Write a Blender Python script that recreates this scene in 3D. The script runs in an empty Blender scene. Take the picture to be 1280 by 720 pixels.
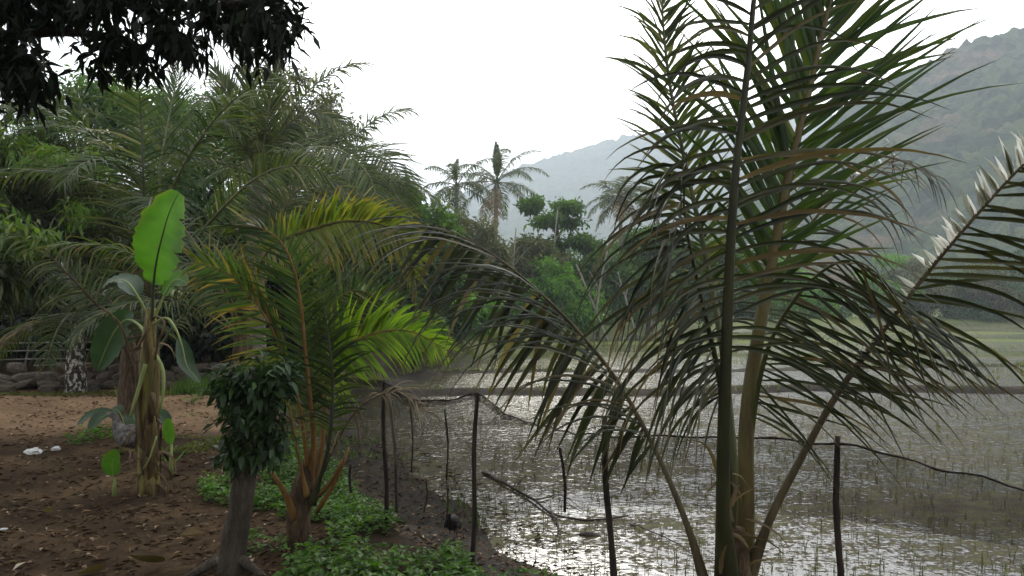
import bpy, math, random
import numpy as np
from mathutils import Vector, Matrix, noise as mnoise

S = bpy.context.scene
COL = S.collection
rng = np.random.default_rng(7)
R = random.Random(11)

# ---------------------------------------------------------------- camera
EYE = 1.7
FPX = 1000.0      # focal length in pixels of the 1280 px wide photograph
HOR = 380.0       # image row of the horizon
cam_d = bpy.data.cameras.new('camera')
cam_d.sensor_width = 36.0
cam_d.lens = 36.0 * FPX / 1280.0
cam_d.shift_y = (HOR - 360.0) / 1280.0
cam_d.clip_start = 0.05
cam_d.clip_end = 6000
cam = bpy.data.objects.new('camera', cam_d)
cam.location = (0, 0, EYE)
cam.rotation_euler = (math.radians(90), 0, 0)
COL.objects.link(cam)
S.camera = cam

# ---------------------------------------------------------------- light
SUN_EL, SUN_AZ = math.radians(27), math.radians(3)   # azimuth measured from +Y towards +X
w = bpy.data.worlds.new('World'); S.world = w; w.use_nodes = True
nt = w.node_tree; nt.nodes.clear()
wo = nt.nodes.new('ShaderNodeOutputWorld'); bg = nt.nodes.new('ShaderNodeBackground')
sky = nt.nodes.new('ShaderNodeTexSky'); sky.sky_type = 'NISHITA'; sky.sun_disc = False
sky.sun_elevation = SUN_EL; sky.sun_rotation = SUN_AZ
sky.dust_density = 4.0; sky.air_density = 1.5
tcw = nt.nodes.new('ShaderNodeTexCoord')
nz = nt.nodes.new('ShaderNodeTexNoise'); nz.inputs['Scale'].default_value = 2.2; nz.inputs['Detail'].default_value = 4
nt.links.new(tcw.outputs['Generated'], nz.inputs['Vector'])
cr = nt.nodes.new('ShaderNodeValToRGB')
cr.color_ramp.elements[0].position = .3; cr.color_ramp.elements[0].color = (.84, .85, .87, 1)
cr.color_ramp.elements[1].position = .7; cr.color_ramp.elements[1].color = (1, .99, .96, 1)
nt.links.new(nz.outputs['Fac'], cr.inputs['Fac'])
sc_ = nt.nodes.new('ShaderNodeVectorMath'); sc_.operation = 'SCALE'; sc_.inputs['Scale'].default_value = 13.0
nt.links.new(cr.outputs['Color'], sc_.inputs[0])
# thin cloud glows round the hidden sun
dt = nt.nodes.new('ShaderNodeVectorMath'); dt.operation = 'DOT_PRODUCT'
dt.inputs[1].default_value = (math.sin(SUN_AZ) * math.cos(SUN_EL), math.cos(SUN_AZ) * math.cos(SUN_EL), math.sin(SUN_EL))
nt.links.new(tcw.outputs['Generated'], dt.inputs[0])
mxx_ = nt.nodes.new('ShaderNodeMath'); mxx_.operation = 'MAXIMUM'; mxx_.inputs[1].default_value = 0; nt.links.new(dt.outputs['Value'], mxx_.inputs[0])
pw = nt.nodes.new('ShaderNodeMath'); pw.operation = 'POWER'; pw.inputs[1].default_value = 6; nt.links.new(mxx_.outputs[0], pw.inputs[0])
ma = nt.nodes.new('ShaderNodeMath'); ma.operation = 'MULTIPLY_ADD'; ma.inputs[1].default_value = 36; ma.inputs[2].default_value = 14.5; nt.links.new(pw.outputs[0], ma.inputs[0])
nt.links.new(ma.outputs[0], sc_.inputs['Scale'])
mx = nt.nodes.new('ShaderNodeMix'); mx.data_type = 'RGBA'; mx.inputs['Factor'].default_value = .85
nt.links.new(sky.outputs[0], mx.inputs[6]); nt.links.new(sc_.outputs[0], mx.inputs[7])
nt.links.new(mx.outputs[2], bg.inputs['Color']); bg.inputs['Strength'].default_value = 0.13
nt.links.new(bg.outputs[0], wo.inputs['Surface'])

sun_d = bpy.data.lights.new('sun', 'SUN'); sun_d.energy = 1.5; sun_d.angle = math.radians(18)
sun_d.color = (1.0, .93, .80)
sun = bpy.data.objects.new('sun', sun_d); COL.objects.link(sun)
sd = Vector((math.sin(SUN_AZ) * math.cos(SUN_EL), math.cos(SUN_AZ) * math.cos(SUN_EL), math.sin(SUN_EL)))
sun.rotation_euler = sd.to_track_quat('Z', 'Y').to_euler()
sun.location = (0, 0, 30)

S.view_settings.view_transform = 'Standard'; S.view_settings.look = 'None'
S.view_settings.gamma = 1.0; S.view_settings.exposure = -0.1
S.render.engine = 'CYCLES'
S.cycles.use_denoising = True
S.cycles.max_bounces = 6; S.cycles.diffuse_bounces = 2; S.cycles.glossy_bounces = 2
S.cycles.transmission_bounces = 2; S.cycles.volume_bounces = 1; S.cycles.transparent_max_bounces = 12
S.cycles.caustics_reflective = False; S.cycles.caustics_refractive = False


# ---------------------------------------------------------------- helpers
def P(px, py, D):
    return Vector(((px - 640.0) / FPX * D, D, EYE + (HOR - py) / FPX * D))


class MB:
    """collects vertices, faces and a per-vertex colour named leafdata"""
    def __init__(self):
        self.v = []; self.f = []; self.c = []; self.blocks = []; self.n = 0
    def add(self, vs, fs, cs=None):
        b = self.n
        vs = [tuple(x) for x in vs]
        self.v.extend(vs); self.n += len(vs)
        self.f.extend([tuple(i + b for i in f) for f in fs])
        if cs is None: cs = [(.5, 0, .5)] * len(vs)
        self.c.extend(cs)
    def mesh(self, name, mat, smooth=True):
        me = bpy.data.meshes.new(name)
        me.from_pydata(self.v, [], self.f)
        finish(me, np.array(self.c, dtype=np.float32).reshape(-1, 3), mat, smooth)
        return me
    def build(self, name, mat, parent=None, smooth=True):
        return link(name, self.mesh(name, mat, smooth), parent)


def finish(me, c, mat, smooth=True):
    a = me.attributes.new('leafdata', 'FLOAT_COLOR', 'POINT')
    rgba = np.ones((len(c), 4), dtype=np.float32); rgba[:, :3] = c
    a.data.foreach_set('color', rgba.ravel())
    if smooth: me.polygons.foreach_set('use_smooth', [True] * len(me.polygons))
    if mat is not None: me.materials.append(mat)
    me.update()


def np_mesh(name, v, f, c, mat, smooth=False):
    """v (n,3), f (m,k) arrays of equal-sized faces"""
    me = bpy.data.meshes.new(name)
    k = f.shape[1]
    me.vertices.add(len(v)); me.vertices.foreach_set('co', v.astype(np.float32).ravel())
    me.loops.add(f.size); me.loops.foreach_set('vertex_index', f.astype(np.int32).ravel())
    me.polygons.add(len(f)); me.polygons.foreach_set('loop_start', np.arange(0, f.size, k, dtype=np.int32))
    me.update(calc_edges=True); me.validate()
    finish(me, c, mat, smooth)
    return me


def link(name, me, parent=None):
    o = bpy.data.objects.new(name, me); COL.objects.link(o)
    if parent is not None: o.parent = parent
    return o


def thing(name, label, cat, group=None):
    o = bpy.data.objects.new(name, None); COL.objects.link(o)
    o['label'] = label; o['category'] = cat
    if group: o['group'] = group
    return o


def tag(o, label, cat, group=None, kind=None):
    o['label'] = label; o['category'] = cat
    if group: o['group'] = group
    if kind: o['kind'] = kind
    return o


def ground_empty(root, loc):
    """put the thing's empty at its base, keeping the children where they were built"""
    loc = Vector(loc)
    root.location = loc
    for ch in root.children:
        ch.matrix_parent_inverse = Matrix.Translation(-loc)


def catmull(pts, n):
    pts = [Vector(p) for p in pts]
    if len(pts) == 2:
        return [pts[0].lerp(pts[1], i / (n - 1)) for i in range(n)]
    q = [pts[0] * 2 - pts[1]] + pts + [pts[-1] * 2 - pts[-2]]
    # arc-length table
    seg = []
    fine = []
    for i in range(1, len(q) - 2):
        for k in range(12):
            t = k / 12.0
            a, b, c, d = q[i - 1], q[i], q[i + 1], q[i + 2]
            fine.append(.5 * ((2 * b) + (c - a) * t + (2 * a - 5 * b + 4 * c - d) * t * t + (3 * b - a - 3 * c + d) * t ** 3))
    fine.append(pts[-1].copy())
    L = [0.0]
    for i in range(1, len(fine)): L.append(L[-1] + (fine[i] - fine[i - 1]).length)
    out = []; j = 0
    for i in range(n):
        s = L[-1] * i / (n - 1)
        while j < len(L) - 2 and L[j + 1] < s: j += 1
        u = 0 if L[j + 1] == L[j] else (s - L[j]) / (L[j + 1] - L[j])
        out.append(fine[j].lerp(fine[j + 1], min(1, max(0, u))))
    return out


def frames(pts):
    n = len(pts)
    T = []
    for i in range(n):
        a = pts[max(0, i - 1)]; b = pts[min(n - 1, i + 1)]
        t = (b - a)
        T.append(t.normalized() if t.length > 1e-9 else Vector((0, 0, 1)))
    return T


def tube(mb, pts, radii, sides=8, flat=1.0, up=None, rough=0.0, cap=True, val=.5, rnd=None):
    T = frames(pts)
    U = Vector(up) if up is not None else (Vector((0, 0, 1)) if abs(T[0].z) < .9 else Vector((0, 1, 0)))
    vs = []; fs = []; cs = []
    n = len(pts)
    for i, p in enumerate(pts):
        s = T[i].cross(U)
        s = s.normalized() if s.length > 1e-6 else Vector((1, 0, 0))
        nn = s.cross(T[i]).normalized(); U = nn
        r = radii[i] if hasattr(radii, '__len__') else radii
        for k in range(sides):
            a = 2 * math.pi * k / sides
            rr = r * (1 + (rough * (R.random() - .5) if rough else 0))
            vs.append(p + s * math.cos(a) * rr + nn * math.sin(a) * rr * flat)
            cs.append((val if rnd is None else rnd, i / max(1, n - 1), k / sides))
    for i in range(n - 1):
        for k in range(sides):
            a = i * sides + k; b = i * sides + (k + 1) % sides
            fs.append((a, b, b + sides, a + sides))
    if cap:
        fs.append(tuple(range(sides))[::-1]); fs.append(tuple((n - 1) * sides + k for k in range(sides)))
    mb.add(vs, fs, cs)


# ---------------------------------------------------------------- materials
def nodes(name):
    m = bpy.data.materials.new(name); m.use_nodes = True
    t = m.node_tree; t.nodes.clear()
    return m, t


def N(t, typ, **kw):
    n = t.nodes.new('ShaderNode' + typ)
    for k, v in kw.items():
        if k.startswith('_'): n.inputs[k[1:]].default_value = v
        else: setattr(n, k, v)
    return n


def ramp(t, stops, fac):
    n = t.nodes.new('ShaderNodeValToRGB')
    e = n.color_ramp.elements
    while len(e) < len(stops): e.new(.5)
    for i, (p, c) in enumerate(stops):
        e[i].position = p; e[i].color = (c[0], c[1], c[2], 1)
    t.links.new(fac, n.inputs['Fac'])
    return n.outputs['Color']


def leaf_mat(name, cols, tip=None, tip_at=.8, rough=.45, trans=.35, spec=.5, wax=0.0, tcol=(1.6, 1.8, .7)):
    """cols: ramp stops over the per-leaf random value; tip: colour of dried tips"""
    m, t = nodes(name)
    at = N(t, 'Attribute', attribute_name='leafdata')
    sp = N(t, 'SeparateColor'); t.links.new(at.outputs['Color'], sp.inputs[0])
    col = ramp(t, cols, sp.outputs[0])
    geo = N(t, 'NewGeometry')
    nzz = N(t, 'TexNoise', _Scale=3.0, _Detail=3.0); t.links.new(geo.outputs['Position'], nzz.inputs['Vector'])
    mul = N(t, 'MapRange'); mul.inputs['From Min'].default_value = .3; mul.inputs['From Max'].default_value = .7
    mul.inputs['To Min'].default_value = .7; mul.inputs['To Max'].default_value = 1.3
    t.links.new(nzz.outputs['Fac'], mul.inputs['Value'])
    vm = N(t, 'VectorMath', operation='SCALE'); t.links.new(col, vm.inputs[0]); t.links.new(mul.outputs[0], vm.inputs['Scale'])
    col = vm.outputs[0]
    if tip is not None:
        add = N(t, 'Math', operation='MULTIPLY_ADD'); t.links.new(sp.outputs[2], add.inputs[0]); add.inputs[1].default_value = .45
        t.links.new(sp.outputs[1], add.inputs[2])
        mr = N(t, 'MapRange'); mr.inputs['From Min'].default_value = tip_at; mr.inputs['From Max'].default_value = tip_at + .35
        t.links.new(add.outputs[0], mr.inputs['Value'])
        mxx = N(t, 'Mix', data_type='RGBA'); t.links.new(mr.outputs[0], mxx.inputs[0])
        t.links.new(col, mxx.inputs[6]); mxx.inputs[7].default_value = (*tip, 1)
        col = mxx.outputs[2]
    b = N(t, 'BsdfPrincipled', _Roughness=rough); t.links.new(col, b.inputs['Base Color'])
    b.inputs['Specular IOR Level'].default_value = spec
    if wax: b.inputs['Coat Weight'].default_value = wax; b.inputs['Coat Roughness'].default_value = .3
    tr = N(t, 'BsdfTranslucent')
    br = N(t, 'VectorMath', operation='MULTIPLY'); t.links.new(col, br.inputs[0]); br.inputs[1].default_value = tcol
    t.links.new(br.outputs[0], tr.inputs['Color'])
    ms = N(t, 'MixShader'); ms.inputs[0].default_value = trans
    t.links.new(b.outputs[0], ms.inputs[1]); t.links.new(tr.outputs[0], ms.inputs[2])
    o = N(t, 'OutputMaterial'); t.links.new(ms.outputs[0], o.inputs['Surface'])
    return m


def rough_mat(name, stops, scale=6.0, rough=.85, bump=.4, stretch=(1, 1, 1), detail=6.0, spec=.3, bscale=None, dist=.02):
    m, t = nodes(name)
    tc = N(t, 'TexCoord')
    mp = N(t, 'Mapping'); mp.inputs['Scale'].default_value = stretch
    t.links.new(tc.outputs['Object'], mp.inputs['Vector'])
    nn = N(t, 'TexNoise', _Scale=scale, _Detail=detail, _Roughness=.65); t.links.new(mp.outputs[0], nn.inputs['Vector'])
    col = ramp(t, stops, nn.outputs['Fac'])
    b = N(t, 'BsdfPrincipled', _Roughness=rough); t.links.new(col, b.inputs['Base Color'])
    b.inputs['Specular IOR Level'].default_value = spec
    n2 = N(t, 'TexNoise', _Scale=(bscale or scale * 3), _Detail=5.0); t.links.new(mp.outputs[0], n2.inputs['Vector'])
    bp = N(t, 'Bump', _Strength=bump, _Distance=dist); t.links.new(n2.outputs['Fac'], bp.inputs['Height'])
    t.links.new(bp.outputs[0], b.inputs['Normal'])
    o = N(t, 'OutputMaterial'); t.links.new(b.outputs[0], o.inputs['Surface'])
    return m


M = {}
# coconut leaflets
M['leaflet_dark'] = leaf_mat('leaflet_dark', [(0, (.012, .018, .008)), (.4, (.028, .038, .015)), (.7, (.055, .058, .028)), (.9, (.10, .085, .05)), (1, (.18, .14, .09))],
                             tip=(.13, .085, .045), tip_at=1.0, rough=.36, trans=.17, spec=.6)
M['leaflet_green'] = leaf_mat('leaflet_green', [(0, (.018, .040, .009)), (.5, (.040, .070, .014)), (1, (.10, .115, .03))],
                              tip=(.12, .09, .04), tip_at=1.1, rough=.45, trans=.34, spec=.38)
M['leaflet_bright'] = leaf_mat('leaflet_bright', [(0, (.08, .15, .015)), (.5, (.14, .23, .022)), (1, (.22, .26, .035))],
                               tip=(.2, .14, .04), tip_at=1.1, rough=.42, trans=.45)
M['leaflet_golden'] = leaf_mat('leaflet_golden', [(0, (.035, .075, .015)), (.5, (.075, .11, .02)), (1, (.16, .15, .035))],
                               tip=(.26, .15, .04), tip_at=1.0, rough=.45, trans=.45)
M['leaflet_ripe'] = leaf_mat('leaflet_ripe', [(0, (.055, .09, .015)), (.5, (.115, .14, .022)), (1, (.22, .18, .035))], tip=(.28, .15, .03), tip_at=.95, rough=.45, trans=.45)
M['leaflet_grey'] = leaf_mat('leaflet_grey', [(0, (.022, .038, .010)), (.5, (.06, .085, .022)), (.85, (.11, .13, .04)), (1, (.22, .21, .09))],
                             tip=(.16, .13, .08), tip_at=1.1, rough=.5, trans=.3, spec=.35)
M['leaflet_dry'] = leaf_mat('leaflet_dry', [(0, (.10, .07, .04)), (.5, (.17, .12, .07)), (1, (.27, .21, .13))], rough=.7, trans=.25, spec=.3)
M['leaflet_brown'] = leaf_mat('leaflet_brown', [(0, (.025, .018, .012)), (.5, (.05, .036, .022)), (1, (.10, .07, .045))], rough=.6, trans=.15, spec=.3)
M['leaflet_glare'] = leaf_mat('leaflet_glare', [(0, (.14, .15, .10)), (.35, (.45, .46, .40)), (.6, (.68, .68, .64)), (1, (.85, .85, .82))], rough=.3, trans=.65, spec=.9, wax=1.0, tcol=(1.1, 1.1, 1.06))  # near-white base colour paints the glare on the folded leaflets
M['leaf_far'] = leaf_mat('leaf_far', [(0, (.035, .08, .018)), (.5, (.06, .12, .024)), (1, (.11, .17, .035))], rough=.6, trans=.4, spec=.3)
M['leaf_far_bright'] = leaf_mat('leaf_far_bright', [(0, (.06, .15, .02)), (.5, (.10, .22, .03)), (1, (.18, .28, .045))], rough=.6, trans=.45, spec=.3)
M['leaf_far_dark'] = leaf_mat('leaf_far_dark', [(0, (.02, .05, .014)), (.5, (.04, .085, .02)), (1, (.07, .12, .028))], rough=.6, trans=.25, spec=.3)
M['leaf_far_olive'] = leaf_mat('leaf_far_olive', [(0, (.06, .075, .03)), (.5, (.09, .10, .04)), (1, (.15, .13, .06))], rough=.6, trans=.3, spec=.3)
M['leaf_mango_shade'] = leaf_mat('leaf_mango_shade', [(0, (.005, .009, .005)), (.6, (.009, .017, .008)), (1, (.022, .038, .015))], rough=.6, trans=.06, spec=.18)  # near-black: silhouette and forest shade are put into the leaf colour
M['leaf_mango'] = leaf_mat('leaf_mango', [(0, (.02, .035, .012)), (.5, (.04, .06, .018)), (.85, (.075, .10, .028)), (1, (.12, .11, .04))], rough=.5, trans=.28, spec=.4)
M['leaf_mango_young'] = leaf_mat('leaf_mango_young', [(0, (.06, .13, .02)), (.5, (.10, .18, .03)), (1, (.18, .20, .04))], rough=.45, trans=.4)
M['leaf_ivy'] = leaf_mat('leaf_ivy', [(0, (.012, .03, .008)), (.6, (.025, .06, .012)), (.93, (.05, .11, .02)), (1, (.14, .22, .04))], rough=.5, trans=.18, spec=.5)
M['leaf_weed'] = leaf_mat('leaf_weed', [(0, (.03, .08, .010)), (.5, (.07, .165, .018)), (1, (.13, .24, .035))], rough=.5, trans=.35, spec=.35)
M['leaf_banana'] = leaf_mat('leaf_banana', [(0, (.05, .14, .014)), (1, (.075, .18, .02))], tip=(.14, .19, .03), tip_at=1.1, rough=.38, trans=.5, spec=.5)
M['leaf_banana_dark'] = leaf_mat('leaf_banana_dark', [(0, (.022, .055, .02)), (1, (.035, .08, .03))], rough=.4, trans=.3, spec=.5)
M['banana_dry'] = leaf_mat('banana_dry', [(0, (.04, .025, .015)), (.5, (.09, .06, .03)), (1, (.20, .14, .08))], rough=.8, trans=.2, spec=.2)
M['banana_rib'] = rough_mat('banana_rib', [(.3, (.18, .24, .06)), (.7, (.30, .34, .12))], scale=3, rough=.5, bump=.1)
M['banana_rib_dark'] = rough_mat('banana_rib_dark', [(.3, (.03, .045, .012)), (.7, (.07, .09, .03))], scale=3, rough=.5, bump=.1)
M['pseudostem'] = rough_mat('pseudostem', [(.25, (.03, .018, .01)), (.42, (.12, .075, .03)), (.55, (.28, .24, .07)), (.75, (.16, .20, .05)), (.9, (.38, .33, .15))],
                            scale=7, rough=.55, bump=.4, stretch=(3, 3, .35), detail=5)
M['sheath'] = rough_mat('sheath', [(.3, (.03, .018, .01)), (.5, (.11, .07, .03)), (.7, (.22, .19, .06))], scale=8, rough=.7, bump=.4, stretch=(3, 3, .4))
M['petiole_green'] = rough_mat('petiole_green', [(.3, (.045, .055, .018)), (.55, (.09, .10, .028)), (.75, (.15, .14, .045))], scale=5, rough=.4, bump=.15, stretch=(3, 3, .5), spec=.5)
M['petiole_dark'] = rough_mat('petiole_dark', [(.3, (.022, .024, .012)), (.55, (.045, .05, .02)), (.75, (.08, .06, .03))], scale=5, rough=.45, bump=.2, stretch=(3, 3, .5), spec=.5)
M['petiole_gold'] = rough_mat('petiole_gold', [(.3, (.05, .035, .012)), (.5, (.11, .085, .024)), (.7, (.16, .14, .04)), (.85, (.07, .045, .022))], scale=5, rough=.5, bump=.25, stretch=(3, 3, .5), spec=.4)
M['petiole_tan'] = rough_mat('petiole_tan', [(.3, (.06, .045, .025)), (.55, (.12, .095, .05)), (.75, (.18, .15, .09))], scale=6, rough=.65, bump=.3, stretch=(3, 3, .5))
M['petiole_orange'] = rough_mat('petiole_orange', [(.3, (.10, .05, .018)), (.5, (.24, .13, .04)), (.75, (.34, .21, .08))], scale=6, rough=.6, bump=.3, stretch=(3, 3, .5))
M['petiole_brown'] = rough_mat('petiole_brown', [(.3, (.05, .032, .02)), (.55, (.11, .07, .045)), (.75, (.17, .12, .08))], scale=7, rough=.65, bump=.4, stretch=(3, 3, .5))
M['palm_fibre'] = rough_mat('palm_fibre', [(.3, (.03, .02, .013)), (.5, (.09, .06, .035)), (.7, (.18, .13, .08)), (.85, (.05, .035, .02))], scale=14, rough=.9, bump=.8, stretch=(2, 2, .6))
M['palm_trunk'] = rough_mat('palm_trunk', [(.3, (.07, .06, .05)), (.5, (.15, .13, .11)), (.75, (.28, .26, .22))], scale=6, rough=.9, bump=.6, stretch=(1, 1, 2.5))
M['palm_trunk_spotted'] = rough_mat('palm_trunk_spotted', [(.44, (.035, .03, .024)), (.52, (.10, .09, .075)), (.56, (.52, .50, .45)), (.8, (.6, .58, .52))], scale=14, rough=.9, bump=.6, stretch=(1, 1, .8), detail=3)
M['bark'] = rough_mat('bark', [(.3, (.03, .024, .018)), (.5, (.07, .055, .042)), (.66, (.12, .10, .08)), (.75, (.28, .26, .22))], scale=9, rough=.9, bump=.9, stretch=(2, 2, .7))
M['bark_dark'] = rough_mat('bark_dark', [(.3, (.014, .011, .009)), (.6, (.035, .028, .022)), (.8, (.06, .05, .04))], scale=9, rough=.9, bump=.9, stretch=(2, 2, .6))
M['bark_pale'] = rough_mat('bark_pale', [(.3, (.13, .12, .10)), (.6, (.24, .22, .18)), (.8, (.34, .31, .26))], scale=4, rough=.9, bump=.5, stretch=(2, 2, .5))
M['post_wood'] = rough_mat('post_wood', [(.3, (.018, .013, .011)), (.55, (.045, .032, .026)), (.75, (.09, .065, .05))], scale=9, rough=.8, bump=.6, stretch=(3, 3, .35))
M['post_grey'] = rough_mat('post_grey', [(.3, (.05, .045, .04)), (.55, (.13, .12, .105)), (.75, (.2, .19, .17))], scale=9, rough=.85, bump=.5, stretch=(3, 3, .35))
M['rail'] = rough_mat('rail', [(.3, (.10, .09, .08)), (.6, (.22, .21, .19)), (.8, (.34, .33, .30))], scale=5, rough=.8, bump=.3)
M['stone'] = rough_mat('stone', [(.3, (.045, .035, .028)), (.5, (.10, .08, .062)), (.75, (.19, .16, .13))], scale=5, rough=.95, bump=.8)
M['plastic_white'] = rough_mat('plastic_white', [(.3, (.55, .55, .55)), (.7, (.8, .8, .79))], scale=5, rough=.5, bump=.2)
M['red_wood'] = rough_mat('red_wood', [(.3, (.07, .008, .008)), (.7, (.14, .018, .015))], scale=4, rough=.8, bump=.3, stretch=(3, 3, .4))
M['thatch'] = rough_mat('thatch', [(.3, (.03, .022, .014)), (.7, (.10, .075, .045))], scale=12, rough=.95, bump=.8)
M['feather_grey'] = rough_mat('feather_grey', [(.35, (.03, .026, .022)), (.5, (.11, .10, .09)), (.7, (.22, .20, .19))], scale=30, rough=.8, bump=.6)
M['feather_dark'] = rough_mat('feather_dark', [(.35, (.010, .008, .008)), (.6, (.03, .022, .02)), (.8, (.06, .045, .035))], scale=30, rough=.6, bump=.6)
M['comb_red'] = rough_mat('comb_red', [(.3, (.25, .02, .015)), (.7, (.4, .04, .03))], scale=30, rough=.6, bump=.2)
M['leg_pink'] = rough_mat('leg_pink', [(.3, (.30, .16, .12)), (.7, (.42, .25, .2))], scale=30, rough=.6, bump=.2)
M['husk'] = rough_mat('husk', [(.3, (.03, .022, .018)), (.6, (.08, .06, .05)), (.8, (.13, .10, .08))], scale=12, rough=.8, bump=.7, stretch=(.5, 2, 2))
M['litter'] = leaf_mat('litter', [(0, (.025, .014, .008)), (.5, (.07, .04, .022)), (.8, (.14, .085, .045)), (.96, (.26, .18, .11)), (1, (.5, .44, .35))], rough=.85, trans=.05, spec=.2)
M['rice'] = leaf_mat('rice', [(0, (.03, .026, .015)), (.5, (.07, .07, .03)), (1, (.14, .16, .05))], rough=.6, trans=.3, spec=.3)
M['grass'] = leaf_mat('grass', [(0, (.06, .075, .025)), (.5, (.11, .135, .035)), (1, (.22, .22, .07))], rough=.6, trans=.35, spec=.3)


# ---------------------------------------------------------------- terrain height
# bank edge, as a polyline seen from above (x, y): left of / nearer than it is dry land
BANK = [(12, 3.9), (3, 4.1), (1.0, 4.3), (.3, 4.55), (-.2, 5.0), (-.75, 5.75), (-1.45, 7.0), (-1.95, 8.6), (-2.75, 10), (-3.7, 12.5), (-4.6, 15), (-5.2, 19), (-4.4, 24), (-2.6, 31), (-.6, 40), (1, 48),
        (4, 57), (12, 67), (26, 80), (46, 97), (66, 104), (100, 108), (200, 115)]
_bk = np.array(BANK, dtype=float)


def bank_dist(x, y):
    """signed distance to the bank line, positive on the paddy side"""
    x = np.asarray(x, float); y = np.asarray(y, float)
    best = np.full(x.shape, 1e9); sgn = np.ones(x.shape)
    for i in range(len(_bk) - 1):
        a = _bk[i]; b = _bk[i + 1]; d = b - a; L2 = (d * d).sum()
        t = np.clip(((x - a[0]) * d[0] + (y - a[1]) * d[1]) / L2, 0, 1)
        qx = a[0] + t * d[0]; qy = a[1] + t * d[1]
        dd = np.hypot(x - qx, y - qy)
        cr_ = d[0] * (y - a[1]) - d[1] * (x - a[0])
        m = dd < best
        best = np.where(m, dd, best); sgn = np.where(m, np.where(cr_ < 0, 1.0, -1.0), sgn)
    return best * sgn


def vnoise(x, y, s, seed=0.0, octv=3):
    """cheap vectorised value noise in 2D, about -1..1"""
    out = np.zeros(np.shape(x)); amp = 1.0; tot = 0
    for o in range(octv):
        X = np.asarray(x) * s * 2 ** o + seed * 17.3 + o * 31.7; Y = np.asarray(y) * s * 2 ** o - seed * 9.1 + o * 11.3
        xi = np.floor(X); yi = np.floor(Y); fx = X - xi; fy = Y - yi
        fx = fx * fx * (3 - 2 * fx); fy = fy * fy * (3 - 2 * fy)
        def h(a, b):
            v = np.sin(a * 127.1 + b * 311.7 + seed * 3.3) * 43758.5453
            return (v - np.floor(v)) * 2 - 1
        v = (h(xi, yi) * (1 - fx) + h(xi + 1, yi) * fx) * (1 - fy) + (h(xi, yi + 1) * (1 - fx) + h(xi + 1, yi + 1) * fx) * fy
        out = out + v * amp; tot += amp; amp *= .5
    return out / tot


def sstep(a, b, x):
    t = np.clip((np.asarray(x, float) - a) / (b - a), 0, 1); return t * t * (3 - 2 * t)


WATER = -0.6
BUNDS = [  # crest lines of the mud bunds between the paddies (x, y) with height above water
    ([(-5.4, 20.0), (-.5, 20.6), (3.5, 20.4), (8.0, 21.6), (16, 20.4), (30, 19.6)], .16, .42),
    ([(-4.2, 26), (1, 27.5), (6, 27), (16, 29.5), (40, 30)], .10, .35),
    ([(-1.5, 33), (5, 36), (16, 35), (45, 39)], .13, .5),
    ([(0, 45), (10, 47), (30, 50), (70, 53)], .14, .6),
    ([(4, 57), (20, 61), (60, 66), (90, 69)], .16, .8),
]


def seg_dist(x, y, pts):
    best = np.full(np.shape(x), 1e9)
    for (a, b) in zip(pts[:-1], pts[1:]):
        a = np.array(a, float); b = np.array(b, float); d = b - a
        t = np.clip(((x - a[0]) * d[0] + (y - a[1]) * d[1]) / (d * d).sum(), 0, 1)
        best = np.minimum(best, np.hypot(x - a[0] - t * d[0], y - a[1] - t * d[1]))
    return best


def height(x, y):
    x = np.asarray(x, float); y = np.asarray(y, float)
    d = bank_dist(x, y) + vnoise(x, y, .9, 2) * .18
    k = np.clip(y / 25.0, 1, 4)
    land = vnoise(x, y, .35, 1) * .05 + vnoise(x, y, 2.2, 4) * .018 * np.clip(12 / np.maximum(y, 1), .2, 1)
    land = land - .03 * sstep(-.9, 0, d)
    # a low tan mound of earth beyond the yard
    land = land + .16 * np.exp(-((y - 13.3) / 1.1) ** 2) * sstep(-2.0, -4.0, x)
    land = land + .4 * sstep(15.5, 19, y) * sstep(-2, -6, x)
    mud = WATER - .05 + vnoise(x, y, 1.3, 5, 4) * .055 * sstep(20, 6, y) + vnoise(x, y, .3, 8) * .03
    mud = mud + .17 * sstep(2.0, .8, d)           # the margin is above water
    for pts, hgt, wd in BUNDS:
        dd = seg_dist(x, y, pts) + vnoise(x, y, 1.2, 9) * .12
        mud = np.maximum(mud, WATER - .05 + (hgt + .05 + vnoise(x, y, 1.5, 3) * .03) * np.exp(-(dd / wd) ** 2))
    s = sstep(-.05, .75, d / np.clip(k, 1, 1.4))
    z = land * (1 - s) + mud * s
    # the ground behind the paddies climbs to the foot of the hills
    z = z + 3.0 * sstep(6, 60, -d) * sstep(35, 90, y)
    return z


def hz(x, y): return float(height(np.array([x]), np.array([y]))[0])


def axis(lo, hi, dense_lo, dense_hi, step, grow=1.12):
    a = list(np.arange(dense_lo, dense_hi, step))
    s = step; v = a[-1]
    while v < hi: s *= grow; v += s; a.append(v)
    s = step; v = a[0]; left = []
    while v > lo: s *= grow; v -= s; left.append(v)
    return np.array(left[::-1] + a)


xs = axis(-2600, 2600, -6.0, 6.0, .07, 1.06); ys = axis(-30, 3000, 2.5, 16.0, .07, 1.035)
X, Y = np.meshgrid(xs, ys)
Z = height(X, Y)
ny, nx = X.shape
idx = np.arange(nx * ny).reshape(ny, nx)
F = np.stack([idx[:-1, :-1], idx[:-1, 1:], idx[1:, 1:], idx[1:, :-1]], -1).reshape(-1, 4)
bd = bank_dist(X, Y)
cd = np.stack([sstep(-.6, .5, bd + vnoise(X, Y, 1.5, 6) * .4), sstep(9.5, 11.5, Y + vnoise(X, Y, .5, 2) * .8) * sstep(17, 14.5, Y), sstep(25, 45, Y)], -1).reshape(-1, 3)

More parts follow.
